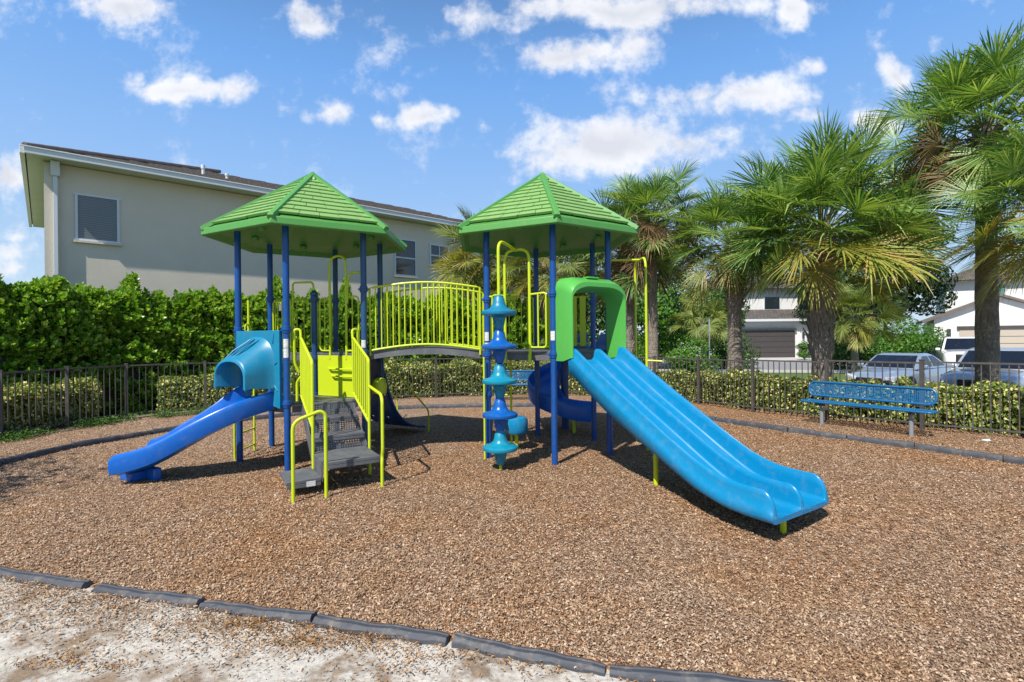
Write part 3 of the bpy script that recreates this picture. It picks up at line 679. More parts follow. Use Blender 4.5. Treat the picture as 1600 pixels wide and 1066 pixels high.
def riser(n, z0, z1, t0=-.32, t1=.32, slant=.03):
    mb = MB(); mb.add([FS(n + slant, t0, z0), FS(n + slant, t1, z0), FS(n, t1, z1), FS(n, t0, z1)], [(0, 1, 2, 3)])
    o = mb.build('riser', 'perf_deck', stair, fix=False, uvs=lambda v: (((v - FS.m).dot(FS.t)), v.z))
    for tt in (t0, 0, t1): MB().slab(FS(n + slant + .004, tt, z0), FS(n + .004, tt, z1), FS.t * .016, FS.n * .004).build('riser_strip', 'deck_vinyl', stair, smooth=0)
riser(.10, .75, LO - .035, slant=.02); riser(.40, .56, .708, slant=.02); riser(.70, .372, .518, slant=.02)
# skirt between bottom step and landing, S shaped side plate
mb = MB(); mb.prism([FS(.78, -.352, 0), FS(.78, -.345, 0), FS(1.415, -.345, 0), FS(1.415, -.352, 0)], .15, .33); mb.build('side_plate', 'deck_vinyl', stair, smooth=0)
mb = MB()
for t in (-.34, .338):
    pts = [(.02, LO - .02), (.08, LO - .02), (.80, .40), (.80, .26), (.66, .26), (.02, .74)]
    v = [FS(n, t - .006, z) for n, z in pts] + [FS(n, t + .006, z) for n, z in pts]; m_ = len(pts)
    mb.add(v, [tuple(range(m_))[::-1], tuple(range(m_, 2 * m_))] + [(i, (i + 1) % m_, m_ + (i + 1) % m_, m_ + i) for i in range(m_)])
mb.build('stringer', 'deck_vinyl', stair, smooth=0)
mb = MB(); mb.prism([FS(1.362, -.52, 0), FS(1.362, -.42, 0), FS(1.365, -.42, 0), FS(1.365, -.52, 0)], .105, .165); mb.build('step_sticker', 'sticker', stair, smooth=0)
for sgn, lab in ((-1, 'left guard panel of the stairs'), (1, 'right guard panel of the stairs')):
    t = .355 * sgn; mb = MB(); n0, n1 = .06, .86; za0, za1 = 1.83, 1.53; zb0, zb1 = 1.02, .70
    mb.tube(fillet([FS(n0, t, zb0), FS(n0, t, za0), FS(n1, t, za1), FS(n1, t, -.05)], .05), PIPE, 10)
    mb.tube([FS(n0, t, zb0), FS(n1, t, zb1)], PIPE, 10)
    for i in range(1, 8): s = i / 8; n = n0 + (n1 - n0) * s; mb.tube([FS(n, t, zb0 + (zb1 - zb0) * s), FS(n, t, za0 + (za1 - za0) * s)], .0125, 8)
    # curved link back to the tower post
    mb.tube(fillet([FS(-.0, t + .02 * sgn, 1.35), FS(-.0, t + .08 * sgn, 1.48), FS(0.0, t + .08 * sgn, 1.95), FS(.02, t + .0 * sgn, 1.95), FS(n0, t, 1.75)], .06), PIPE, 10)
    mb.tube(fillet([FS(n0, t, 1.30), FS(n0 - .06, t + .05 * sgn, 1.22), FS(n0 - .06, t + .05 * sgn, .95)], .05), PIPE, 10)
    mb.build('guard_panel', 'lime', stair, label=lab)
mb = MB(); mb.tube(fillet([FS(1.56, -.69, -.05), FS(1.56, -.69, .90), FS(1.575, -.40, 1.0), FS(1.58, -.345, .96), FS(1.58, -.345, -.05)], .10), PIPE * 1.05, 12)
mb.build('handrail', 'lime', stair, label='looped handrail in front of the bottom step')
mb = MB(); mb.tube(fillet([FS(.86, .36, 1.18), FS(1.40, .35, 1.12), FS(1.50, .335, 1.06), FS(1.50, .335, .45), FS(1.475, .335, .37), FS(1.50, .325, .30), FS(1.50, .325, -.05)], .06), PIPE * 1.05, 12)
mb.build('handrail', 'lime', stair, label='cranked handrail at the right of the landing')
# yellow step panel between low and high deck
pnl = MB(); v1 = hexv(cL, aL, 1); dP = (v1 - cL); dn = Vector((-dP.y, dP.x, 0)).normalized()
pnl.slab(cL + dP * .075 + Z * ((LO + HI) / 2 - .02), cL + dP * .95 + Z * ((LO + HI) / 2 - .02), Z * .315, dn * .008)
for k in (0, 1):
    s0 = .35; zc = 1.36 - .11 * k; pnl.tube(fillet([cL + dP * (.30 + .06 * k) + Z * zc - dn * .004, cL + dP * (.36 + .06 * k) + Z * (zc - .01) - dn * .05, cL + dP * .84 + Z * (zc - .01) - dn * .05, cL + dP * .88 + Z * zc - dn * .004], .02), .014, 8)
sp = pnl.build('step_panel', 'lime', PS, bevel=.003, label='flat lime panel below the high half deck with grab bars')
mb = MB(); mb.tube(fillet([cL + dP * .33 + Z * 1.5, cL + dP * .33 + Z * 3.09, cL + dP * .66 + Z * 3.09, cL + dP * .66 + Z * 1.5], .19), PIPE, 12)
mb.tube(fillet([cL + dP * .34 + Z * 1.63, cL + dP * .12 + Z * 1.63, cL + dP * .12 + Z * 2.45, cL + dP * .34 + Z * 2.45], .07), .013, 8); mb.tube([cL + dP * .22 + Z * 1.63, cL + dP * .22 + Z * 2.45], BAR, 7)
mb.tube(fillet([cL + dP * .66 + Z * 1.63, cL + dP * .9 + Z * 1.63, cL + dP * .9 + Z * 2.45, cL + dP * .66 + Z * 2.45], .07), .013, 8); mb.tube([cL + dP * .78 + Z * 1.63, cL + dP * .78 + Z * 2.45], BAR, 7)
mb.build('arch_handle', 'lime', PS, label='tall arched handle in the left tower')
mb = MB(); v2 = hexv(cL, aL, 4); dQ = v2 - cL
mb.tube(fillet([cL + dP * .68 + Z * 2.35, cL + dP * .70 + Z * 2.82, cL + dP * .99 + Z * 2.80], .2), PIPE * .9, 10); mb.build('arch_handle', 'lime', PS, label='short arched handle beside the right front post of the left tower')
mb = MB(); mb.tube(fillet([cL + Z * 2.55, cL + dQ * .02 + Z * 2.72, cL + dQ * .47 + Z * 2.74, cL + dQ * .47 + Z * 1.0], .07), PIPE * .85, 10)
rail(mb, cL + dQ * .52, cL + dQ * .93, 4, 1.66, 2.45); mb.build('grab_rail', 'lime', PS, label='thin grab rail on the short centre post')
# back guard rails of the left tower (high deck) and right tower
F = Face(cL, aL, 3); mb = MB(); rail(mb, F(0, -.46, 0), F(0, .46, 0), 8, 1.68, 2.5); mb.build('guard_rail', 'lime', PS, label='guard rail at the back of the left tower')
F = Face(cR, aR, 3); mb = MB(); rail(mb, F(0, -.46, 0), F(0, .46, 0), 7, 1.68, 2.52); mb.build('guard_rail', 'lime', PS, label='guard rail at the back left of the right tower')
F = Face(cR, aR, 2); mb = MB()
for i in range(5): mb.prism([F(-.012, -.40 + i * .165, 0), F(-.012, -.30 + i * .165, 0), F(.012, -.30 + i * .165, 0), F(.012, -.40 + i * .165, 0)], 1.64, 2.52)
mb.tube([F(0, -.46, 1.68), F(0, .46, 1.68)], .013, 8); mb.tube([F(0, -.46, 2.5), F(0, .46, 2.5)], .013, 8)
mb.build('slat_barrier', 'lime', PS, label='barrier of wide lime slats at the back of the right tower')
# ladder climber on the far left
F = Face(cL, aL, 4); ladder = MB()
for t in (-.52, .10): 
    q = F(.13, -t - .1, 0); ladder.tube(fillet([q - Z * .05, q + Z * 1.05, F(.0, -t - .1, 1.15)], .08), PIPE * .9, 10)
for z in (.12, .38, .64, .90): ladder.tube([F(.13, .42, z), F(.13, -.20, z)], PIPE * .7, 8)
ladder.build('rung_ladder', 'lime', PS, label='low rung ladder left of the left tower')
mb = MB()
for t in (-.12, -.36):
    q = F(.05, -t, 0); mb.tube([q + Z * .95, q + Z * 2.40, q + Z * 2.43], PIPE, 10)
    mb.tube(fillet([q + Z * 1.2, F(.05, -t + .11, 1.2), F(.05, -t + .11, 2.05), q + Z * 2.05], .05), .012, 8)
mb.build('grab_rail', 'lime', PS, label='pair of upright grab poles behind the teal slide panel')
mb = MB()
for (n, t) in ((.12, -.40), (.12, .25)): q = Face(cL, aL, 3)(n, t, 0); mb.tube([q - Z * .05, q + Z * 1.5], PIPE, 10)
mb.build('support_pole', 'lime', PS, label='lime support poles behind the left tower')

# ---- royal blue curved slide with teal hood
FL = Face(cL, aL, 5)
def bez(ps, n):
    out = []
    P_ = [ps[0] * 2 - ps[1]] + ps + [ps[-1] * 2 - ps[-2]]
    for i in range(1, len(P_) - 2):
        a_, b1, c1, d1 = P_[i - 1], P_[i], P_[i + 1], P_[i + 2]
        for j in range(n):
            t = j / n; out.append(.5 * ((2 * b1) + (c1 - a_) * t + (2 * a_ - 5 * b1 + 4 * c1 - d1) * t * t + (3 * b1 - a_ - 3 * c1 + d1) * t ** 3))
    out.append(P_[-2]); return out
def chute(path, prof, name, m, label, relax=0):
    for _ in range(relax): path = [path[0]] + [(path[i - 1] + path[i] * 2 + path[i + 1]) / 4 for i in range(1, len(path) - 1)] + [path[-1]]
    mb = MB(); rings = []; n = len(path)
    for i, p in enumerate(path):
        t = (path[min(i + 1, n - 1)] - path[max(i - 1, 0)]); s = Vector((t.y, -t.x, 0)).normalized()
        rings.append([p + s * x + Z * z for x, z in prof(i / (n - 1))])
    mb.loft(rings); return mb.build(name, m, PS, smooth=50, label=label)
def prof_single(hw, h, th=.03, bank=1.0):
    def f(s):
        hh = h(s) if callable(h) else h; w = hw(s) if callable(hw) else hw
        up = [(-w - .02, -.05), (-w - .035, .02), (-w - .035, hh * .75), (-w - .03, hh), (-w - .012, hh + .018), (-w + .006, hh), (-w + .012, hh * .5), (-w * .86, .05), (-w * .62, .010), (0, 0)]
        up += [(-x, z * bank) for x, z in up[:-1][::-1]]
        up += [(w * .55, -.035 - th * .5), (0, -.05 - th * .5), (-w * .55, -.035 - th * .5)]
        return up
    return f
pathL = bez([FL(-.02, 0, LO - .02), FL(.18, .0, LO - .05), FL(.42, -.06, .80), FL(.66, -.22, .62), FL(.88, -.46, .44), FL(1.07, -.62, .29), FL(1.17, -.80, .225), FL(1.25, -.95, .20)], 8)
sl = chute(pathL, prof_single(.31, lambda s: .19 - .02 * s if s < .95 else .17 - .8 * (s - .95), th=.11, bank=1.35), 'curved_slide', 'royal_blue', 'curved royal blue slide on the left tower', relax=60)
mb = MB(); e = FL(1.085, -1.30, 0)
for (n_, t_, sx, sy, z1) in ((1.19, -.93, .24, .12, .12), (1.09, -.72, .10, .12, .16)):
    q = FL(n_, t_, 0); mb.box(q + Z * (z1 / 2), (.28, sx, z1), math.atan2(FL.t.y, FL.t.x))
mb.build('slide_foot', 'royal_blue', sl, bevel=.02)
# teal entry panel with an arched opening
def arch_ring(F, n, w, z0, zt, k=22, sq=.55, dt=0, dz=0):
    """points of an arch from left foot over the top to right foot"""
    out = [F(n, dt - w, z0)]
    zc = z0 + (zt - z0) * sq
    for i in range(k + 1):
        an = PI - PI * i / k; out.append(F(n, dt + w * math.copysign(abs(math.cos(an)) ** .85, math.cos(an)), zc + (zt - zc) * math.sin(an) ** .9 + dz))
    out.append(F(n, dt + w, z0)); return out
mb = MB()
inner = arch_ring(FL, .075, .29, .90, 1.70); outer_pts = []
zt = 1.94; zb = .86; W = .475
for i, p in enumerate(inner):
    rel = p - FL.m; t_ = rel.dot(FL.t); z_ = p.z
    if i == 0: outer_pts.append((-W, zb)); continue
    if i == len(inner) - 1: outer_pts.append((W, zb)); continue
    an = math.atan2(z_ - 1.35, t_); c_, s_ = math.cos(an), math.sin(an)
    kx = W / abs(c_) if abs(c_) > 1e-5 else 1e9; kz = ((zt - 1.35) if s_ > 0 else (1.35 - zb)) / abs(s_) if abs(s_) > 1e-5 else 1e9
    r_ = min(kx, kz); outer_pts.append((c_ * r_, 1.35 + s_ * r_))
# make sure the corners are square
def snap(lst):
    best = min(range(len(lst)), key=lambda i: abs(lst[i][0] + W) + abs(lst[i][1] - zt)); lst[best] = (-W, zt)
    best = min(range(len(lst)), key=lambda i: abs(lst[i][0] - W) + abs(lst[i][1] - zt)); lst[best] = (W, zt)
snap(outer_pts)
o1 = [FL(.075, a_, b1) for a_, b1 in outer_pts]; o0 = [FL(.02, a_, b1) for a_, b1 in outer_pts]; i0 = [p - FL.n * .055 for p in inner]
m_ = len(inner); mb.loft([inner, o1, o0, i0, inner], closed=False, caps=False)
# moulded rays and trim on the panel
for (t0, z0, t1, z1) in ((.36, 1.90, .34, 1.76), (.43, 1.50, .36, 1.46), (.36, 1.44, .36, 1.18), (.355, 1.20, .44, 1.10), (-.44, 1.58, -.36, 1.56)):
    mb.slab(FL(.078, t0, z0), FL(.078, t1, z1), (FL.t if abs(z1 - z0) > abs(t1 - t0) else Z) * .012, FL.n * .008)
hoodp = mb.build('slide_hood', 'teal_blue', PS, smooth=40, bevel=.006, label='teal panel and flared hood over the curved slide')
mb = MB(); rings = []
for (n, w, z0, z1, dt) in ((.07, .40, 1.13, 1.86, .0), (.09, .37, 1.14, 1.84, .0), (.20, .355, 1.14, 1.74, -.01), (.33, .345, 1.15, 1.64, -.03), (.43, .345, 1.15, 1.57, -.05), (.455, .345, 1.13, 1.555, -.055), (.46, .31, 1.15, 1.52, -.055), (.44, .30, 1.17, 1.51, -.05), (.20, .315, 1.15, 1.69, -.01), (.07, .33, 1.14, 1.79, 0)):
    rings.append(arch_ring(FL, n, w, z0, z1, 22, .35, dt))
rings.append(rings[0]); mb.loft(rings, closed=False, caps=False)
hh = mb.build('flared_canopy', 'teal_blue', hoodp, smooth=60)
mb = MB()
for (t0, t1) in ((-.10, -.22), (.02, -.04), (.13, .05)):
    def pt(n, t, w, z0, z1, dt):
        zc = z0 + (z1 - z0) * .35; return FL(n, dt + t, zc + (z1 - zc) * max(0, 1 - (t / w) ** 2) ** .5 + .004)
    mb.tube([pt(.12, t0 * .8, .365, 1.14, 1.82, 0), pt(.30, (t0 + t1) / 2, .35, 1.14, 1.70, -.03), pt(.40, t1, .343, 1.15, 1.59, -.045)], .012, 6)
mb.build('moulded_rib', 'teal_blue', hoodp)

# ---- spiral slide behind the right tower
cS = Vector((1.02, 9.98, 0)); pathS = [cS + Vector((math.cos(an), math.sin(an), 0)) * .42 + Z * (1.48 - 1.12 * (an / (PI * 1.5)) ** .85) for an in [PI * 1.5 * i / 40 for i in range(41)]]
pathS = [hexv(cR, aR, 2).lerp(cS, .3) + Vector((.32, -.05, 1.52)), cS + Vector((.43, -.16, 1.50))] + pathS + [cS + Vector((.15, -.43, .33)), cS + Vector((.32, -.44, .31)), cS + Vector((.50, -.45, .30))]
spi = chute(pathS, prof_single(.27, lambda s: .34 - .10 * s), 'spiral_slide', 'royal_blue', 'dark blue spiral slide behind the right tower')
mb = MB(); mb.tube([cS - Z * .05, cS + Z * 1.75], .075, 20); mb.build('centre_column', 'navy', spi)
mb = MB(); mb.tube([cS + Vector((.12, -.44, -.05)), cS + Vector((.12, -.44, .27))], .03, 12); mb.build('support_leg', 'lime', spi)

# ---- double slide
FD = Face(cR, aR, 0)
zkeys = [(.0, 1.50), (.30, 1.48), (.42, 1.42), (.60, 1.30), (1.10, .98), (1.70, .62), (2.05, .41), (2.35, .25), (2.60, .165), (2.85, .135), (3.12, .13)]
def zc(n):
    ns = [k[0] for k in zkeys]; 
    for i in range(len(ns) - 1):
        if n <= ns[i + 1]:
            P0 = zkeys[max(i - 1, 0)]; P1 = zkeys[i]; P2 = zkeys[i + 1]; P3 = zkeys[min(i + 2, len(ns) - 1)]
            t = (n - P1[0]) / (P2[0] - P1[0]); h = P2[0] - P1[0]
            m1 = (P2[1] - P0[1]) / max(P2[0] - P0[0], 1e-6); m2 = (P3[1] - P1[1]) / max(P3[0] - P1[0], 1e-6)
            return (2 * t ** 3 - 3 * t ** 2 + 1) * P1[1] + (t ** 3 - 2 * t ** 2 + t) * h * m1 + (-2 * t ** 3 + 3 * t ** 2) * P2[1] + (t ** 3 - t ** 2) * h * m2
    return zkeys[-1][1]
def dprof(n):
    b = zc(n); und = .036 if n > 2.5 else .036 + (.14 if n < 1.0 else .14 * (2.5 - n) / 1.5)
    rise = min(1, max(0, (n - .25) / .15)); e = max(0, min(1, (3.136 - n) / .13)); e = math.sqrt(1 - (1 - e) ** 2)
    H_ = (.205 + .014 * n) * (.22 + .78 * e) * (.70 + .30 * rise) ; Hm = H_ * .90
    k = min(1, max(0, (n - .6) / 1.6)); k = k * k * (3 - 2 * k)
    up = [(-.500, -und), (-.512, H_ * .10 - .02), (-.512, H_ * .30), (-.495, H_ * .36), (-.492, H_ * .80), (-.482, H_ * .96), (-.468, H_), (-.455 + .010 * (1 - k), H_ * .94), (-.447 + .02 * (1 - k), H_ * .60), (-.440 + .034 * (1 - k), H_ * .20), (-.430 + .05 * (1 - k), .010), (-.39 + .04 * (1 - k), .0), (-.09, .0), (-.040 - .03 * (1 - k), .010),
          (-.027 - .018 * (1 - k), Hm * .25), (-.022 - .012 * (1 - k), Hm * .72), (-.014, Hm * .95), (0, Hm)]
    up += [(-x, z) for x, z in up[:-1][::-1]]
    up += [(.47, -und - .012), (-.47, -und - .012)]
    return [FD(n, x, b + z) for x, z in up]
mb = MB(); ns = [.29 + 2.66 * (i / 80) for i in range(81)] + [2.97, 2.99, 3.01, 3.03, 3.05, 3.07, 3.09, 3.105, 3.118, 3.128, 3.134]; mb.loft([dprof(n) for n in ns])
ds = mb.build('double_slide', 'sky_blue', PS, smooth=72, label='wide light blue double slide on the right tower')
mb = MB(); q = FD(3.0, -.10, 0); mb.tube([q - Z * .25, q + Z * .09], .03, 12); mb.build('support_leg', 'lime', ds)
q = FD(1.55, -.16, 0); q = G(1025, 757); mb = MB(); mb.tube([q - Z * .05, q + Z * .55], .03, 12); mb.build('support_leg', 'lime', ds)
# green hood
def hoodring(n, w, z0, zt, r, k=8):
    pts = [FD(n, -w, z0), FD(n, -w, zt - r[1])]
    for i in range(1, k + 1): an = PI / 2 * i / k; pts.append(FD(n, -w + r[0] - r[0] * math.cos(an), zt - r[1] + r[1] * math.sin(an)))
    for i in range(k): an = PI / 2 * (1 - i / k); pts.append(FD(n, w - r[0] + r[0] * math.cos(an), zt - r[1] + r[1] * math.sin(an)))
    pts += [FD(n, w, zt - r[1]), FD(n, w, z0)]; return pts
mb = MB(); zb = 1.47
rings = [hoodring(.03, .525, zb, 2.64, (.16, .18)), hoodring(.20, .527, zb, 2.64, (.19, .20)), hoodring(.34, .53, zb + .04, 2.585, (.26, .20)), hoodring(.385, .515, zb + .05, 2.56, (.28, .20)),
         hoodring(.39, .50, zb + .05, 2.505, (.34, .18)), hoodring(.37, .49, zb + .05, 2.49, (.34, .18)), hoodring(.03, .46, zb, 2.45, (.30, .18))]
rings.append(rings[0]); mb.loft(rings, closed=False, caps=False)
gh = mb.build('slide_hood', 'hood_green', PS, smooth=45, label='green arched hood over the double slide')
mb = MB(); mb.slab(FD(.20, -.12, 2.645), FD(.20, .10, 2.645), FD.n * .07, Z * .012); mb.build('top_lug', 'hood_green', gh, bevel=.006)

# ---- disc climber with arch
FC = Face(cR, aR, 5); px_, py_ = -.174, 6.95; pole = Vector((px_, py_, 0))
a0 = cR + Vector((-.585, -.70, 0)); 
pa = FC(.03, FC.t.dot(Vector((-.087, 7.53, 0)) - FC.m), 0); pb = FC(.03, FC.t.dot(Vector((.272, 7.36, 0)) - FC.m), 0)
mb = MB(); mb.tube(fillet([pa + Z * 1.48, pa + Z * 3.08, pb + Z * 3.08, pb + Z * 1.48], .165, 8), PIPE * 1.15, 14)
top = (pa + pb) / 2 + Z * 3.07; mb.tube(fillet([top, pole + Z * 3.14, pole + Z * -.05], .16, 8), PIPE * 1.15, 14)
ar = mb.build('climber_arch', 'lime', PS, label='lime arch and bent pole carrying the disc climber')
mb = MB(); pk0 = hexv(cR, aR, 0); pk5 = hexv(cR, aR, 5)
for (p_, q_) in ((pb, pk0), (pa, pk5)):
    d = (q_ - p_); d.z = 0; e = p_ + d * .70
    mb.tube(fillet([p_ + Z * 2.42, e + Z * 2.44, e + Z * 1.66, p_ + Z * 1.66], .05), .0145, 9); h_ = p_ + d * .36; mb.tube([h_ + Z * 1.66, h_ + Z * 2.43], .0125, 8)
    mb.tube([e + Z * 2.42, q_ + Z * 2.42], .0145, 8)
mb.build('guard_rail', 'lime', PS, label='small guard loops beside the disc climber')
tn_ = (pb - pa); tn_.z = 0; tn_.normalize(); mb = MB()
for q in (pa, pb): MB().lathe([(.026, 0), (.026, .11), (.018, .12)], q + Z * 1.44 + FC.n * .02, 10).build('bracket', 'lime', PS)
cols = ['teal_blue', 'disc_blue', 'disc_teal', 'disc_blue', 'disc_teal']  # top disc has a darker teal than the lower ones
for i, z in enumerate((2.148, 1.686, 1.216, .757, .309)):
    mb = MB(); c_ = pole + Z * z; zz = .235
    prof = [(.030, -.235), (.055, -.225), (.075, -.15), (.092, -.07), (.13, -.045), (.20, -.04), (.232, -.03), (.242, -.008), (.238, .015), (.22, .03), (.18, .036), (.13, .055), (.10, .09), (.085, .13), (.075, .19), (.062, .205), (.06, .232), (.032, .236)]
    mb.lathe(prof, c_, 40); mb.tube([c_ + Vector((math.cos(a_) * .088, math.sin(a_) * .088, -.085 - abs(a_ + 1.9) * .09)) for a_ in [-2.7 + .16 * q for q in range(11)]], .007, 5)
    mb.build('climbing_disc', cols[i], ar, label=['darker teal disc at the top of the climber', 'royal blue disc, second from the top', 'light blue disc, third from the top', 'royal blue disc, fourth from the top', 'light blue disc at the foot of the climber'][i])
# light blue stool behind the discs and its thin lime pole
q = Vector((.055, 8.2, 0)); mb = MB(); mb.lathe([(.14, .27), (.17, .28), (.185, .31), (.185, .47), (.165, .52), (.12, .535), (.02, .54)], q, 28)
st = mb.build('step_pod', 'sky_blue', PS, label='light blue step pod behind the disc climber')
mb = MB(); mb.tube([q + Vector((-.08, .1, -.05)), q + Vector((-.08, .1, 1.5))], PIPE, 10); mb.tube([q - Z * .05, q + Z * .28], .03, 10); mb.tube([q + Vector((-.30, .12, .86)), q + Vector((-.08, .1, .88))], PIPE * .8, 8)
mb.build('support_pole', 'lime', st)
mb = MB(); mb.tube([Vector((-.42, 7.56, -.05)), Vector((-.42, 7.56, 1.52))], PIPE * .8, 10); mb.build('support_pole', 'lime', PS)

# ---- arch climber at the right of the right tower
FA = Face(cR, aR, 1); mb = MB(); e0 = Vector((2.12, 8.05, 0)); e1 = Vector((2.13, 8.78, 0))
mb.tube(fillet([e0 - Z * .05, e0 + Z * 3.06, e1 + Z * 3.06, e1 - Z * .05], .2, 8), PIPE * 1.05, 12); 
mb.tube([FA(.0, .1, 3.06), (e0 + e1) / 2 + Z * 3.06], PIPE, 10); 
for z in (.45, .85, 1.30): mb.tube([e0 + Z * z, e1 + Z * z], PIPE * .8, 8)
mb.tube([e0 + Vector((0, 0, 1.42)), e0 + Vector((.22, -.1, 1.41))], .014, 8)
mb.build('arch_climber', 'lime', PS, label='tall lime arch climber right of the right tower')

# ---- curved blue climbing wall behind the left tower
FW = Face(cL, aL, 2); prof = [(-.02, 1.55), (.10, 1.48), (.20, 1.22), (.32, .88), (.50, .52), (.75, .28), (1.05, .15), (1.35, .09)]
pp = bez([Vector((n, 0, z)) for n, z in prof], 4); mb = MB(); cols_ = 9; th = .03; W = .42
V = [[FW(p.x, -W + 2 * W * j / cols_, p.z) for j in range(cols_ + 1)] for p in pp]
holes = {(i, j) for i in range(3, len(pp) - 6, 3) for j in range(1, cols_ - 1, 2) if (i // 3 + j) % 4 < 2}
vs = [v for r in V for v in r]; nx = cols_ + 1
fs = [(i * nx + j, i * nx + j + 1, (i + 1) * nx + j + 1, (i + 1) * nx + j) for i in range(len(pp) - 1) for j in range(cols_) if (i, j) not in holes]
mb.add(vs, fs); cw = mb.build('climbing_wall', 'navy', PS, smooth=40, fix=False, label='dark blue curved climbing wall with hand holes behind the left tower')  # the wall's shade is put into its navy base colour
so = cw.modifiers.new('solid', 'SOLIDIFY'); so.thickness = .035; so.offset = 0
q = FW(.30, .40, 0)
for t, pxy, fx in ((.50, (670, 675), .0), (-.50, (621, 651), .0)):
    base = G(*pxy); mb = MB(); tp = FW(-.02, t * -.9, 1.62)
    mb.tube(fillet([base - Z * .05, base + Z * .42, tp], .10), PIPE * .8, 10); mb.build('climber_handrail', 'lime', cw)
mb = MB(); q = G(583, 640); qq = Vector((-2.10, 8.05, .92)); mb.lathe([(.05, -.03), (.11, -.02), (.12, .1), (.09, .2), (.05, .22)], qq + Z * .05, 20); mb.build('bongo_drum', 'lime', PS, label='lime rounded pod under the bridge end')

# ============================================================ FENCE
fpts = [(-10.2, 8.0), (-9.54, 9.51), (-9.38, 10.75), (-9.0, 11.9), (-7.8, 12.95), (-6.1, 13.9), (-4.3, 14.7), (-2.3, 15.35), (-.4, 15.75), (1.3, 15.75), (2.8, 15.3), (4.05, 14.55), (4.85, 13.3), (5.6, 11.9), (6.6, 10.72), (7.62, 9.5), (8.6, 8.5), (9.9, 7.3)]
fh = [1.26] * 5 + [1.24, 1.22, 1.2, 1.2, 1.2, 1.2, 1.2, 1.2, 1.21, 1.25, 1.28, 1.29, 1.29]
def fence():
    root = empty('metal_fence', (.0, 15.7, 0), 'dark bronze metal picket fence curving behind the whole playground', 'fence')
    for i in range(len(fpts) - 1):
        a, b_ = Vector((*fpts[i], 0)), Vector((*fpts[i + 1], 0)); d = b_ - a; L = d.length; u = d / L; an = math.atan2(u.y, u.x); h = (fh[i] + fh[i + 1]) / 2
        mb = MB(); ga, gb = a + u * .03, b_ - u * .03; nn = Vector((-u.y, u.x, 0))
        for zz in (h - .02, .12): mb.slab(ga + Z * zz, gb + Z * zz, Z * (.016 if zz > 1 else .014), nn * .016)
        n = int(L / .115)
        for k in range(1, n): p = a.lerp(b_, k / n); mb.box(p + Z * ((h - .08) / 2 + .05), (.017, .017, h - .10), an)
        mb.build('picket_panel', 'bronze_metal', root, smooth=0)
    for i, p in enumerate(fpts):
        mb = MB(); mb.box(Vector((*p, (fh[i] + .02) / 2 - .05)), (.06, .06, fh[i] + .12), .5); mb.box(Vector((*p, fh[i] + .025)), (.07, .07, .02), .5); mb.build('fence_post', 'bronze_metal', root, smooth=0)
fence()

# ============================================================ BENCHES
def bench(loc, rz, label, L=2.0):
    root = empty('park_bench', (0, 0, 0), label, 'bench', 'blue perforated metal benches'); 
    def plate(name, c, sx, sz, vert, tilt=0):
        # rounded rectangular perforated plate with rolled rim
        r = .09 if vert else .05; hw, hh = sx / 2, sz / 2; pts = []
        for (cx, cz, a0) in ((hw - r, hh - r, 0), (-hw + r, hh - r, 90), (-hw + r, -hh + r, 180), (hw - r, -hh + r, 270)):
            for q in range(6): an = R(a0 + 90 * q / 5); pts.append((cx + r * math.cos(an), cz + r * math.sin(an)))
        def P3(x, z, o=0):
            if vert: return Vector((x, c[1] + z * math.sin(tilt) + o, c[2] + z * math.cos(tilt)))
            return Vector((x, c[1] + z, c[2] + o))
        mb = MB(); mb.add([P3(x, z) for x, z in pts], [tuple(range(len(pts)))])
        o = mb.build(name, 'perf_blue', root, fix=False, uvs=(lambda v: (v.x, v.z)) if vert else (lambda v: (v.x, v.y)))
        mb = MB(); mb.tube([P3(x, z) for x, z in pts + pts[:1]], .021, 8); rim = mb.build('rolled_rim', 'bench_blue', o)
        return o
    plate('seat', (0, 0, .46), L, .28, False); plate('backrest', (0, .17, .70), L * .97, .27, True, .18)
    for sx in (-.74, .74):
        mb = MB(); mb.tube([Vector((sx, .0, -.1)), Vector((sx, 0, .38))], .035, 14); mb.build('leg', 'gal_steel', root)
        mb = MB(); mb.tube(fillet([Vector((sx, -.11, .43)), Vector((sx, .13, .43)), Vector((sx, .175, .60)), Vector((sx, .20, .80))], .06), .018, 8); mb.slab(Vector((sx, -.05, .41)), Vector((sx, .09, .41)), Vector((.03, 0, 0)), Z * .03)
        mb.build('bracket', 'dark_grey', root)
    root.location = loc; root.rotation_euler = (0, 0, rz); return root
b1 = G(1280, 663.5); b2 = G(1429, 683); dd = (b2 - b1); bench((b1 + b2) / 2, math.atan2(dd.y, dd.x), 'blue perforated bench in front of the fence at the right', 2.15)
bench(Vector((.25, 14.55, 0)), 0, 'blue perforated bench by the back fence seen under the right tower', 1.95)

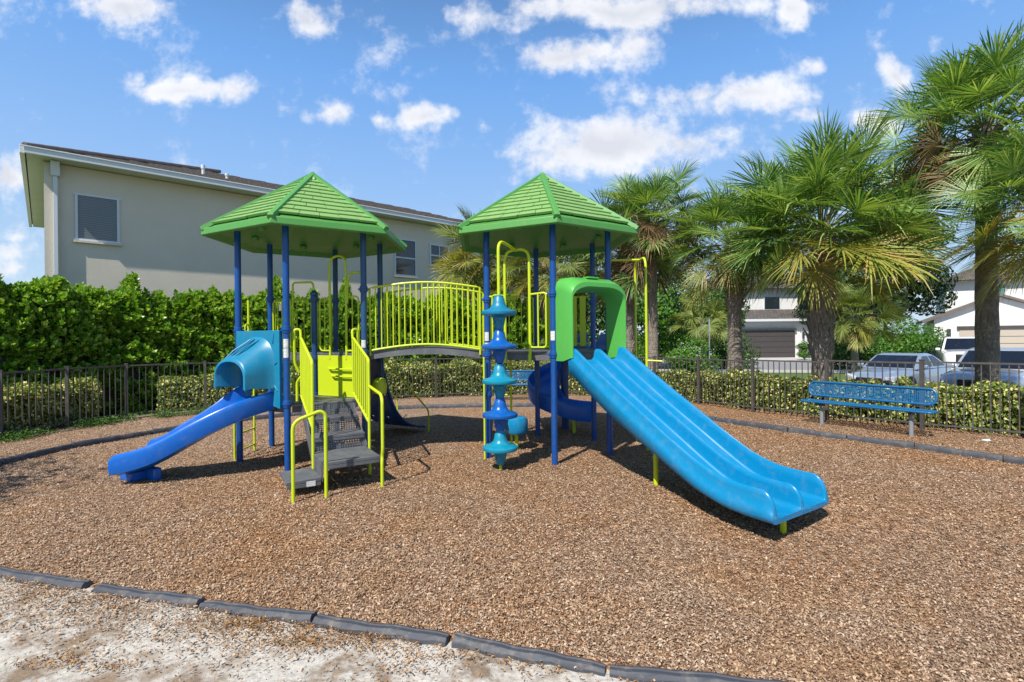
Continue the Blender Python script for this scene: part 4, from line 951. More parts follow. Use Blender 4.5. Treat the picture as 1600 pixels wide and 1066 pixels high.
# ============================================================ HEDGES
def poly_sample(path, n):
    P_ = np.array(path, float); seg = np.linalg.norm(np.diff(P_, axis=0), axis=1); cum = np.concatenate([[0], np.cumsum(seg)])
    s = rng.random(n) * cum[-1]; i = np.clip(np.searchsorted(cum, s) - 1, 0, len(seg) - 1); f = (s - cum[i]) / seg[i]
    p = P_[i] + (P_[i + 1] - P_[i]) * f[:, None]; d = (P_[i + 1] - P_[i]) / seg[i][:, None]
    return p, d, s, cum[-1]
def rosettes(T, A, size, k=9):
    # a shoot tip T with axis A carries k paddle shaped leaves
    n = len(T); A = A / (np.linalg.norm(A, axis=1, keepdims=True) + 1e-9); r = rng.normal(0, 1, (n, 3)); U = r - A * (r * A).sum(1, keepdims=True); U /= np.linalg.norm(U, axis=1, keepdims=True); V = np.cross(A, U); out = []
    for i in range(k):
        an = i * 2.39996; p = U * math.cos(an) + V * math.sin(an); tilt = .25 + .9 * i / k; d = A * math.cos(tilt) + p * math.sin(tilt); d += rng.normal(0, .12, (n, 3)); d /= np.linalg.norm(d, axis=1, keepdims=True)
        nr = np.cross(np.cross(d, A) + 1e-6, d); nr = -nr if False else nr; nr /= np.linalg.norm(nr, axis=1, keepdims=True) + 1e-9; b = np.cross(d, nr)
        s = (size * rng.uniform(.7, 1.2, n))[:, None]; B0 = T - A * (.22 * size * i / k * 3)
        out.append(np.stack([B0, B0 + d * s * .62 + b * s * .30 + nr * s * .05, B0 + d * s, B0 + d * s * .62 - b * s * .30 + nr * s * .05, B0 + d * s * .5 - nr * s * .03], 1))
    return np.concatenate(out)
def hedge(name, path, hw, h, n, size, m, label, cat='hedge', z0=0, sprigs=.25, lump=.12, seed=0, up=(0, 0, 1), front=.68, freq=1.6, core='dark_leaf', group=None, ros=False):
    path = [tuple(q.xy) for q in bez([Vector((*q, 0)) for q in path], 6)]
    root = empty(name, (path[len(path) // 2][0], path[len(path) // 2][1], z0), label, cat, group)
    p, d, s, L = poly_sample(path, n); nrm = np.stack([d[:, 1], -d[:, 0]], 1)      # towards the playground (right of travel)
    zz = rng.random(n); side = np.where(rng.random(n) < front, 1, -1)
    ontop = rng.random(n) < (hw * 2 / (h * 1.2 + hw * 2)); 
    top = np.array([h + sprigs * (.6 * mnoise.noise(Vector((q * 1.1, seed, 0))) + 1.1 * max(0, mnoise.noise(Vector((q * freq * 2.3, seed + 5, 0))))) for q in s])
    bul = np.array([lump * (mnoise.noise(Vector((q * freq, w * 2.2, seed))) + .6 * mnoise.noise(Vector((q * freq * 3, w * 6, seed)))) for q, w in zip(s, zz * h)])
    dep = rng.exponential(.14 if ros else .10, n)
    off = np.where(ontop, rng.uniform(-hw, hw, n), side * (hw + bul - dep)); z = np.where(ontop, top - dep * 1.2 + bul, zz ** .75 * top)
    rnd = np.clip((z / top - .80) / .2, 0, 1); off = off * (1 - .35 * rnd ** 2)
    C = np.stack([p[:, 0] + nrm[:, 0] * off, p[:, 1] + nrm[:, 1] * off, z0 + z], 1)
    N = np.stack([nrm[:, 0] * np.where(ontop, 0, side), nrm[:, 1] * np.where(ontop, 0, side), np.where(ontop, 1, .35)], 1)
    if ros:
        g = np.array([mnoise.noise(Vector((q * 2.1, w * 2.4, 3.3))) for q, w in zip(s, z)]) > rng.uniform(-.55, -.12, n)
        C, N, n = C[g], N[g], int(g.sum())
    if ros: np_mesh('foliage', rosettes(C, N * .8 + np.array([0, 0, .75]) + rng.normal(0, .35, (n, 3)), size), LEAF_F, m, root)
    else: np_mesh('foliage', leaves(C, N, size, .62, .3, .65, up), LEAF_F, m, root)
    # solid core, its dark colour stands for the shade inside the hedge
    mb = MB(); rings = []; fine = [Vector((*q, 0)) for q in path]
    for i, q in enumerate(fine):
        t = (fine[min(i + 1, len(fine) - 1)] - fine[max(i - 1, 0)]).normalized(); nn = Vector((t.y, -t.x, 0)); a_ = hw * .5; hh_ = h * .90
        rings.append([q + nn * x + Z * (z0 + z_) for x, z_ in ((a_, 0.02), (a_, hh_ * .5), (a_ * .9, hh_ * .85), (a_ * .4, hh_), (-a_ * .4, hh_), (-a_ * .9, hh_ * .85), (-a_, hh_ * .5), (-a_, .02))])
    mb.loft(rings); mb.build('shade_core', core, root)
    return root
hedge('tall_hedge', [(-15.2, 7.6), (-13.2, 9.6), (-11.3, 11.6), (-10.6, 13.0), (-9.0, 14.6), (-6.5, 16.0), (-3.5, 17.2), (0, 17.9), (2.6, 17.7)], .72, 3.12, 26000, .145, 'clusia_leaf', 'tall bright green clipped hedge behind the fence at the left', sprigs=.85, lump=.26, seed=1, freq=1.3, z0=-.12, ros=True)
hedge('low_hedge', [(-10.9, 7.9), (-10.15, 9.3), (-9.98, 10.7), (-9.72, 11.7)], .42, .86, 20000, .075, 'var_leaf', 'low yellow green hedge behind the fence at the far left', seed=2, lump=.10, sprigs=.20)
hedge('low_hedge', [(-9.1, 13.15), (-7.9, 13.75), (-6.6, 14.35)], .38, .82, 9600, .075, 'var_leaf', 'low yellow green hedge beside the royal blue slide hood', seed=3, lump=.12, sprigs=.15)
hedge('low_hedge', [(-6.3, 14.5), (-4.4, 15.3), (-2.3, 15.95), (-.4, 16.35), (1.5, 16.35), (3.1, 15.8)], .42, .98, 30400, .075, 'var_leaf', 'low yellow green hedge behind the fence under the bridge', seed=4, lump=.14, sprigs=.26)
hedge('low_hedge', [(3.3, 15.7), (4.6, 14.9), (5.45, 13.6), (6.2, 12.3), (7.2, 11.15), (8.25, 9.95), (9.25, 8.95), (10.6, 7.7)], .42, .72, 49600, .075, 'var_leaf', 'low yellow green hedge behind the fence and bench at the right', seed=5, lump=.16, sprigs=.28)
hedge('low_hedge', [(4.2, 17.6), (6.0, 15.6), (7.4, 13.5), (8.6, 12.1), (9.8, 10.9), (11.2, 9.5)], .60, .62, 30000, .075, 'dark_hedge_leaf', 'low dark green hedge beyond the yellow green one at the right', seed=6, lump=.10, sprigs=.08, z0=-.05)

p, d, _, _ = poly_sample([(-9.35, 8.6), (-9.25, 9.6), (-9.05, 10.9), (-8.7, 11.8), (-7.5, 12.75), (-6.3, 13.4)], 9000)
off = rng.normal(.0, .17, 9000); cl = np.array([mnoise.noise(Vector((a * 1.7, b_ * 1.7, 8))) for a, b_ in p]); k = cl > rng.uniform(-.5, .3, 9000)
C = np.stack([p[:, 0] + d[:, 1] * off, p[:, 1] - d[:, 0] * off, .01 + rng.random(9000) ** 1.5 * .15], 1)[k]
props(np_mesh('ground_cover', leaves(C, np.tile(np.array([[-.2, -.4, 1.0]]), (len(C), 1)), .045, .5, .3, .6), LEAF_F, 'tree_leaf'), 'small leafy ground cover along the foot of the left fence', 'ground cover', kind='stuff')
# ============================================================ PALMS
def palm(x, y, ht, Rr, nf=42, label='', tr=.2, seed=1, boots=0.0, skirt=8, skirt_m='frond_yellow', main='frond', lean=(0, 0), emin=-35, group='cabbage palms around the playground', lowfrac=.25, zbase=None, dead=0, width=.04):
    rs = np.random.default_rng(seed); z0 = hfun(x, y) - .02 if zbase is None else zbase
    root = empty('palm_tree', (x, y, z0), label, 'palm tree', group)
    mb = MB(); K = 26; pth = []; rad = []
    for i in range(K + 1):
        s = i / K; pth.append(Vector((x + lean[0] * s * s, y + lean[1] * s * s, z0 + ht * s)))
    seg = 20; rings = []
    for i, p in enumerate(pth):
        s = i / K; bt = boots > 0 and s > 1 - boots
        rr = tr * (1.12 - .28 * s) * (1.22 if s < .06 else 1) * (1.28 if bt else 1)
        rings.append([p + Vector((math.cos(2 * PI * j / seg), math.sin(2 * PI * j / seg), 0)) * rr * (1 + .07 * mnoise.noise(Vector((j * .9, i * .8, seed))) + .03 * math.sin(i * 2.4)) for j in range(seg)])
    mb.loft(rings); trunk = mb.build('trunk', 'bark', root, smooth=60)
    if boots > 0:   # crisscross stubs of old leaf bases
        mb = MB(); nb = int(ht * boots / .034)
        for i in range(nb):
            s = 1 - boots + boots * (i + .5) / nb; an = i * 2.39996; rr = tr * (1.12 - .28 * s) * 1.18; c_ = Vector((x + lean[0] * s * s, y + lean[1] * s * s, z0 + ht * s))
            o_ = Vector((math.cos(an), math.sin(an), 0)); sd_ = Vector((-o_.y, o_.x, 0)); L = rs.uniform(.14, .30) * (1.0 + .3 * s); tl = (o_ * rs.uniform(.25, .6) + Z + sd_ * rs.uniform(-.45, .45)).normalized()
            a_ = c_ + o_ * rr * .92; w = tr * .26; mb.add([a_ - sd_ * w, a_ + sd_ * w, a_ + sd_ * w * .5 + tl * L, a_ - sd_ * w * .5 + tl * L, a_ - sd_ * w + o_ * .035 - Z * .02, a_ + sd_ * w + o_ * .035 - Z * .02, a_ + sd_ * w * .45 + tl * L + o_ * .018, a_ - sd_ * w * .45 + tl * L + o_ * .018],
                [(3, 2, 1, 0), (4, 5, 6, 7), (0, 1, 5, 4), (1, 2, 6, 5), (2, 3, 7, 6), (3, 0, 4, 7)])
        mb.build('leaf_boots', 'bark', root, smooth=0, fix=False)
    top = pth[-1]; groups = {}
    tubes = MB()
    for i in range(nf + skirt + dead):
        if i < nf: q = (i + .5) / nf; el = 82 - (82 - emin) * q ** .85 + rs.normal(0, 6); m_ = main if q < 1 - lowfrac or rs.random() < .35 else skirt_m
        elif i < nf + skirt: el = rs.uniform(emin - 22, emin + 5); m_ = skirt_m
        else: el = rs.uniform(-86, -58); m_ = 'frond_dead'
        az = i * 2.39996 + rs.normal(0, .25); e = R(el); h0 = Vector((math.cos(az), math.sin(az), 0)); d0 = h0 * math.cos(e) + Z * math.sin(e)
        Lp = Rr * rs.uniform(.34, .66) * (1 if el > -50 else .6); Lb = Rr * rs.uniform(.33, .43); B0 = top + Z * rs.uniform(-.25, .15) + h0 * .06
        e1 = e - R(6); e2 = e - R(rs.uniform(8, 30)); d1 = h0 * math.cos(e1) + Z * math.sin(e1); P1 = B0 + d0 * Lp * .5; P2 = P1 + d1 * Lp * .5
        tubes.tube([B0, P1, P2], .016, 5, caps=False, r1=.009)
        dC = (h0 * math.cos(e2) + Z * math.sin(e2)).normalized(); sdv = h0.cross(Z).normalized(); roll = rs.normal(0, .6); nr = sdv.cross(dC); sdv = (sdv * math.cos(roll) + nr * math.sin(roll)); nr = sdv.cross(dC)
        ns_ = 56; lst = groups.setdefault(m_, [])
        for k in range(ns_):
            ph = R(-128 + 256 * (k + .5) / ns_) + rs.normal(0, .045); L = Lb * (1 - .28 * (abs(ph) / R(128)) ** 1.6) * rs.uniform(.9, 1.08)
            costa = P2 + dC * (.16 * Lb * max(0, math.cos(ph)))
            dr = (dC * math.cos(ph) + sdv * math.sin(ph) + nr * (.22 * abs(math.sin(ph)))).normalized(); wv = dr.cross(nr).normalized()
            w = width * Lb * .5 * rs.uniform(.8, 1.1); sag = rs.uniform(.02, .14) + (rs.random() < .2) * rs.uniform(.1, .3) * (2.2 if m_ == 'frond_dead' else 1)
            a_ = costa; b1_ = costa + dr * L * .38 - Z * L * .02; c1_ = costa + dr * L * .72 - Z * L * sag * .38; d1_ = costa + dr * L * .96 - Z * L * sag; fo = nr * w * .55
            lst.append([a_ - wv * w * .25, a_ + wv * w * .25, b1_ - wv * w + fo, b1_, b1_ + wv * w + fo, c1_ - wv * w * .75 + fo * .7, c1_, c1_ + wv * w * .75 + fo * .7, d1_])
    tubes.build('leaf_stalks', 'frond_olive', root, fix=False)
    for m_, lst in groups.items():
        np_mesh({'frond_dead': 'dead_fronds', skirt_m: 'lower_fronds'}.get(m_, 'crown'), np.array([[tuple(p) for p in q] for q in lst]), [(0, 3, 2), (0, 1, 3), (1, 4, 3), (2, 3, 6, 5), (3, 4, 7, 6), (5, 6, 8), (6, 7, 8)], m_, root)
    return root
palm(7.12, 11.75, 4.12, 2.65, 96, 'broad palm with a rough booted trunk standing behind the blue bench at the right', .195, 11, .66, 3, emin=-24, lowfrac=.14, width=.031)
palm(5.98, 13.7, 4.3, 1.95, 64, 'palm with a pale ringed trunk, between the slim palm and the broad one', .18, 12, .40, 4, emin=-26, lowfrac=.18, dead=3, width=.031)
palm(4.3, 15.6, 5.3, 2.05, 66, 'slim palm with a smooth grey trunk directly right of the lime arch climber', .155, 13, .18, 6, 'frond_dead', emin=-30, dead=4, width=.031)
palm(9.82, 10.55, 6.0, 2.2, 84, 'tallest palm, its dark trunk in front of the parked cars', .185, 14, .12, 6, 'frond_dead', emin=-30, dead=4, width=.031)
palm(9.45, 8.75, 4.0, 1.9, 68, 'palm whose trunk is outside the picture, its fronds reaching in at the right border', .2, 15, .3, 8, emin=-35, width=.031)
palm(-.9, 19.2, 4.9, 2.4, 64, 'shaggy yellow green palm left of the right tower roof, above the bridge', .2, 16, .2, 16, 'frond_yellow', 'frond_olive', emin=-55, lowfrac=.7, width=.031)
palm(1.15, 17.4, 4.35, 2.0, 60, 'shaggy palm with pinkish old fronds seen under the right tower roof', .22, 17, .3, 14, 'frond_yellow', 'frond_olive', emin=-50, lowfrac=.6, dead=10, width=.031)
palm(3.72, 16.4, 4.6, 2.2, 46, 'palm with a dark brown shaggy trunk just left of the slim grey one', .2, 18, .9, 6, 'frond_dead', emin=-45, dead=10, width=.031)
palm(11.3, 30, 3.1, 2.1, 40, 'small distant palm beside the sign post across the lawn', .16, 19, .2, 6, 'frond_olive', 'frond_olive', emin=-50, width=.045)
palm(18.8, 28, 3.2, 2.3, 44, 'small distant palm between the dark garage door and the silver sedan', .17, 20, .2, 6, 'frond_yellow', 'frond_olive', emin=-50, width=.045)

# ============================================================ BROADLEAF TREES AND SHRUBS
def tree(x, y, th, rx, rz_, n, label, m='tree_leaf', seed=1, size=.16, zc_=None, cat='tree', group='trees across the street', name='leafy_tree', tr=.14):
    rs = np.random.default_rng(seed); z0 = hfun(x, y) - .02; root = empty(name, (x, y, z0), label, cat, group)
    mb = MB(); top = Vector((x, y, z0 + th)); mb.tube([Vector((x, y, z0 - .1)), Vector((x + .05, y, z0 + th * .5)), top], tr, 10, r1=tr * .6)
    cc = [] ; K = 26
    for i in range(K):
        v = rs.normal(0, 1, 3); v /= np.linalg.norm(v); r = rs.uniform(.35, .95) ** .6; cc.append((x + v[0] * rx * r, y + v[1] * rx * r, z0 + th + rz_ * .75 + v[2] * rz_ * r))
        if i % 3 == 0: mb.tube([top - Z * .2, (top + Vector(cc[-1])) / 2 + Z * .1, Vector(cc[-1])], tr * .4, 6, r1=tr * .12)
    mb.build('trunk', 'bark', root)
    cc = np.array(cc); k = rs.integers(0, K, n); v = rs.normal(0, 1, (n, 3)); v /= np.linalg.norm(v, axis=1, keepdims=True)
    rad = rx * .42 * (1 - rs.exponential(.16, n).clip(0, .9)); C = cc[k] + v * rad[:, None] * np.array([1, 1, .8]); C = C[C[:, 2] > z0 + .05]; v = v[:len(C)]
    N = (C - np.array([x, y, z0 + th + rz_ * .6])); N /= np.linalg.norm(N, axis=1, keepdims=True)
    np_mesh('crown', leaves(C, N + v * .6 + np.array([0, 0, .4]), size, .65, .3, .4), LEAF_F, m, root)
    return root
tree(9.5, 34, 1.6, 3.0, 3.2, 9000, 'bright green leafy tree behind the slim grey palm', 'bright_leaf', 1, .24)
tree(14.5, 38, 1.5, 2.8, 2.6, 8000, 'dark green leafy tree behind the sign post', 'tree_leaf', 2, .26)
tree(4.5, 36, 2.0, 3.6, 3.4, 8000, 'mid green tree seen between the shaded palms', 'tree_leaf', 3, .28)
tree(-3, 40, 2.6, 4.5, 3.8, 8000, 'dark tree beyond the tall hedge, behind the bridge', 'dark_leaf', 4, .3)
tree(9.4, 27, .25, 1.3, .95, 4500, 'round bright green shrub right of the slim grey palm', 'bright_leaf', 5, .13, cat='shrub', group='shrubs across the lawn', name='round_shrub', tr=.05)
tree(14.2, 33, .3, 1.6, 1.2, 4500, 'dark green shrub left of the dark garage door', 'tree_leaf', 6, .16, cat='shrub', group='shrubs across the lawn', name='round_shrub', tr=.05)
tree(6.6, 30, .3, 1.6, 1.1, 4500, 'low green shrub behind the lime arch climber', 'bright_leaf', 7, .15, cat='shrub', group='shrubs across the lawn', name='round_shrub', tr=.05)
tree(20.8, 32, .4, 1.9, 1.3, 6000, 'dark green shrub behind the silver sedan, left part', 'tree_leaf', 8, .15, cat='shrub', group='shrubs across the lawn', name='round_shrub', tr=.05)
tree(23.4, 31.5, .5, 2.0, 1.5, 7000, 'bright green shrub behind the silver sedan', 'bright_leaf', 9, .15, cat='shrub', group='shrubs across the lawn', name='round_shrub', tr=.05)
tree(26.2, 33, .5, 1.6, 1.4, 5000, 'green shrub left of the white garage wall', 'tree_leaf', 10, .16, cat='shrub', group='shrubs across the lawn', name='round_shrub', tr=.05)
tree(30, 41, 3.2, 4.0, 5.2, 19000, 'tall dark green tree left of the white house with the gabled garage', 'dark_leaf', 11, .32)
tree(29.6, 47, 2.2, 3.2, 4.4, 9000, 'dark green tree between the two white houses', 'dark_leaf', 12, .32)
tree(24.2, 42.3, .3, .6, .7, 1500, 'small yellow green shrub by the stone pillar', 'bright_leaf', 13, .12, cat='shrub', group='shrubs across the lawn', name='round_shrub', tr=.04)

# a tree just left of the view, whose dappled shade reaches the mulch at the left border
tree(-9.3, 3.3, 2.6, 1.7, 1.8, 5000, 'small leafy tree left of the play area, its shade falling on the mulch', 'tree_leaf', 21, .12, group=None, tr=.09)
# ============================================================ LEFT HOUSE
def quadpts(o, ex, ey, pts): return [o + ex * a_ + ey * b1 for a_, b1 in pts]
def house_left():
    o = Vector((-13.1, 14.6, 0)); ex = Vector((.737, .676, 0)).normalized(); ny = Vector((-ex.y, ex.x, 0))  # ex along the front, ny into the house
    root = empty('grey_house', o, 'large grey beige two storey house with a dark tiled roof behind the tall hedge', 'house')
    Lx, Ly, H1 = 19.0, 11.0, 6.93; an = math.atan2(ex.y, ex.x)
    P3 = lambda a_, b1, z: o + ex * a_ + ny * b1 + Z * z
    mb = MB(); mb.prism([P3(0, 0, 0), P3(Lx, 0, 0), P3(Lx, Ly, 0), P3(0, Ly, 0)], -.4, H1)
    wall = mb.build('wall', 'stucco', root, smooth=0)
    mb = MB(); mb.prism([P3(-.18, -.09, 0), P3(.15, -.09, 0), P3(.15, .2, 0), P3(-.18, .2, 0)], -.4, H1 - .01); mb.build('corner_pier', 'stucco', root, smooth=0)
    ov = .56
    # roof with eaves
    e = [(-ov, -ov), (Lx + ov, -ov), (Lx + ov, Ly + ov), (-ov, Ly + ov)]; ze = H1 + .14; rise = 2.05; rx = Ly / 2 + ov
    mb = MB(); vs = [P3(a_, b1, ze) for a_, b1 in e] + [P3(-ov + rx, Ly / 2, ze + rise), P3(Lx + ov - rx, Ly / 2, ze + rise)]
    mb.add(vs, [(0, 1, 5, 4), (1, 2, 5), (2, 3, 4, 5), (3, 0, 4), (3, 2, 1, 0)])
    sl_ = math.hypot(rx, rise)
    def uvf(v): 
        q = v - o; a_ = q.dot(ex); b1 = q.dot(ny); return (a_ * 1.0, (v.z - ze) * 3.2)
    roof = mb.build('roof', 'roof_tile', root, smooth=0, fix=False, uvs=uvf)
    # raised tile courses along the eave and up the slope so the roof edge reads as tile
    mb = MB()
    for r in range(9):
        s = r / 9 * .9; b1 = -ov + (rx) * s; z = ze + rise * s
        a0, a1 = -ov + rx * s, Lx + ov - rx * s; n = int((a1 - a0) / .34)
        for i in range(n):
            a_ = a0 + (a1 - a0) * i / n; w = (a1 - a0) / n; lift = .045 + .02 * ((i * 7 + r * 5) % 3) / 2
            mb.add([P3(a_ + .01, b1 - .03, z - .005), P3(a_ + w - .01, b1 - .03, z - .005), P3(a_ + w - .01, b1 - .03, z + lift), P3(a_ + .01, b1 - .03, z + lift), P3(a_ + w - .01, b1 + .60, z + .60 * rise / rx + .01), P3(a_ + .01, b1 + .60, z + .60 * rise / rx + .01)],
                   [(0, 1, 2, 3), (3, 2, 4, 5), (1, 4, 2), (0, 3, 5)])
    mb.build('tile_courses', 'terra', roof, smooth=0, fix=False)
    # hip ridge caps
    for (a_, b1, c1, d1) in ((-ov, -ov, -ov + rx, Ly / 2),):
        mb = MB(); p0 = P3(a_, b1, ze + .07); p1 = P3(c1, d1, ze + rise + .07)
        for i in range(18): mb.tube([p0.lerp(p1, i / 18), p0.lerp(p1, (i + 1.12) / 18) + Z * .02], .09, 8, r1=.075)
        mb.build('hip_caps', 'terra', roof)
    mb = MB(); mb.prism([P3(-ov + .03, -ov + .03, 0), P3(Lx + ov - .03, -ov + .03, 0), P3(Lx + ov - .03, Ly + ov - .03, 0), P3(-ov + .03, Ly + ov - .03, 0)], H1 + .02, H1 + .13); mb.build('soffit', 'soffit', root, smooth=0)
    mb = MB()
    for (p, q, off) in ((P3(-ov, -ov - .05, H1 + .09), P3(Lx + ov, -ov - .05, H1 + .09), ny), (P3(-ov - .05, -ov, H1 + .09), P3(-ov - .05, Ly + ov, H1 + .09), ex)):
        mb.slab(p, q, Z * .095, off * .05)
    mb.slab(P3(-ov - .1, -ov - .11, H1 + .17), P3(Lx + ov, -ov - .11, H1 + .17), Z * .02, ny * .015)
    mb.build('gutter', 'white_trim', root, smooth=0, bevel=.01)
    mb = MB(); mb.slab(P3(.06, -.14, -.3), P3(.06, -.14, H1 - .35), ex * .05, ny * .045); mb.slab(P3(.06, -.18, H1 - .40), P3(.06, -.24, H1 + .0), ex * .10, ny * .07)
    mb.build('downspout', 'white_trim', root, smooth=0, bevel=.008)
    def window(a0, a1, z0, z1, kind):
        mb = MB(); fr_ = .06
        for (p, q, u) in ((P3(a0, -.02, z0), P3(a1, -.02, z0), 0), (P3(a0, -.02, z1), P3(a1, -.02, z1), 0)): mb.slab(p - ex * fr_, q + ex * fr_, Z * fr_ * .5, ny * .025)
        for a_ in (a0, a1): mb.slab(P3(a_, -.021, z0 + .03), P3(a_, -.021, z1 - .03), ex * fr_ * .5, ny * .025)
        if kind != 'blind': mb.slab(P3(a0 + .03, -.018, (z0 + z1) / 2 - .02), P3(a1 - .03, -.018, (z0 + z1) / 2 - .02), Z * .03, ny * .022)
        if kind == 'grid': 
            mb.slab(P3((a0 + a1) / 2, -.016, z0 + .03), P3((a0 + a1) / 2, -.016, z1 - .03), ex * .02, ny * .02); 
        w = mb.build('window', 'white_trim', root, smooth=0)
        mb = MB(); mb.slab(P3(a0 + .03, -.006, (z0 + z1) / 2), P3(a1 - .03, -.006, (z0 + z1) / 2), Z * ((z1 - z0) / 2 - .03), ny * .005); mb.build('pane', 'blind_glass' if kind == 'blind' else 'glass', w, smooth=0)
        mb = MB(); mb.slab(P3(a0 - .08, -.05, z0 - .06), P3(a1 + .08, -.05, z0 - .06), Z * .03, ny * .05); mb.build('sill', 'stucco', w, smooth=0)
    window(*HW[0], 'blind'); window(*HW[1], 'sash'); window(*HW[2], 'grid'); window(15.0, 16.2, 4.8, 5.9, 'sash')
    for a_, b1, h_ in ((4.1, 1.6, .38), (4.9, 1.7, .22), (8.7, 1.7, .38), (9.2, 1.7, .22)):
        z = ze + rise * (b1 + ov) / rx; mb = MB(); mb.lathe([(.05, -.2), (.05, h_ * .6), (.07, h_ * .62), (.07, h_), (.02, h_ + .02)], P3(a_, b1, z), 12); mb.build('vent_pipe', 'white_trim', roof)
HW = [(1.1, 2.75, 4.75, 6.2), (9.9, 11.3, 4.3, 6.3), (12.3, 13.4, 4.7, 5.9)]
# window positions worked out along the front wall
def wall_at(px, py):
    o = Vector((-13.1, 14.6, 0)); ex = Vector((.737, .676, 0)).normalized(); u, w = uvw(px, py)
    # o.x+ex.x*s = u*(o.y+ex.y*s)
    s = (u * o.y - o.x) / (ex.x - u * ex.y); Y = o.y + ex.y * s; return s, CAM_H + w * Y
a_, zt_ = wall_at(119, 302); b1_, zb_ = wall_at(185, 377); HW[0] = (a_, b1_, wall_at(119, 374)[1], wall_at(119, 303)[1])
HW[1] = (wall_at(617, 400)[0], wall_at(649, 400)[0], wall_at(649, 432)[1], wall_at(649, 377)[1]); HW[2] = (wall_at(672, 400)[0], wall_at(700, 400)[0], wall_at(672, 414)[1], wall_at(672, 382)[1])
house_left()

# ============================================================ HOUSES ACROSS THE STREET
def house_garage():
    root = empty('white_house', (24, 54, -.38), 'white two storey house with a dark brown garage door across the street', 'house', None)
    z0 = -.38; mb = MB(); mb.box((22.9, 50.5, z0 + 1.75), (8.6, 6.0, 3.5)); mb.box((26, 56, z0 + 3.4), (15, 8, 6.8)); mb.build('wall', 'stucco_white', root, smooth=0)
    mb = MB(); mb.box((22.5, 47.40, z0 + 1.25), (4.9, .10, 2.5)); d = mb.build('garage_door', 'brown_door', root, smooth=0)
    mb = MB()
    for i in range(1, 5): mb.box((22.5, 47.345, z0 + 2.5 * i / 5), (4.9, .02, .03))
    mb.build('door_groove', 'dark_grey', d, smooth=0)
    mb = MB(); mb.box((22.5, 47.36, z0 + 2.62), (5.1, .3, .16)); mb.build('lintel', 'dark_grey', root, smooth=0)
    mb = MB(); mb.box((25.75, 47.35, z0 + .65), (.85, .35, 1.3)); mb.build('stone_pillar', 'stone', root, smooth=0, bevel=.03)
    mb = MB(); mb.box((25.75, 47.38, z0 + 2.05), (.16, .12, .55)); mb.build('wall_lamp', 'dark_grey', root, smooth=0)
    mb = MB(); zb_ = z0 + 3.6
    mb.add([(18.2, 46.9, zb_), (28.5, 46.9, zb_), (28.5, 52.2, zb_ + 1.15), (18.2, 52.2, zb_ + 1.15), (18.2, 46.9, zb_ - .2), (28.5, 46.9, zb_ - .2), (28.5, 52.2, zb_ + .6), (18.2, 52.2, zb_ + .6)],
           [(0, 1, 2, 3), (7, 6, 5, 4), (4, 5, 1, 0), (0, 3, 7, 4), (1, 5, 6, 2), (2, 6, 7, 3)]); mb.build('garage_roof', 'roof_tile', root, smooth=0, uvs=lambda v: (v.x, v.y))
    mb = MB(); mb.box((23.35, 46.87, zb_ - .12), (10.4, .08, .22)); mb.build('fascia', 'white_trim', root, smooth=0)
    mb = MB(); zt2 = z0 + 6.8
    mb.add([(17.8, 51.3, zt2), (34.2, 51.3, zt2), (34.2, 60.7, zt2), (17.8, 60.7, zt2), (22.3, 56, zt2 + 1.9), (29.7, 56, zt2 + 1.9)], [(0, 1, 5, 4), (1, 2, 5), (2, 3, 4, 5), (3, 0, 4), (3, 2, 1, 0)]); mb.build('main_roof', 'roof_tile', root, smooth=0, uvs=lambda v: (v.x, v.y))
    for xx, w in ((20.6, 1.2), (25.2, 1.5), (28.5, 1.4)):
        mb = MB(); mb.box((xx, 51.97, z0 + 5.35), (w + .16, .06, 1.36)); f_ = mb.build('window', 'white_trim', root, smooth=0)
        mb = MB(); mb.box((xx, 51.93, z0 + 5.35), (w, .03, 1.2)); mb.build('pane', 'glass', f_, smooth=0)
house_garage()
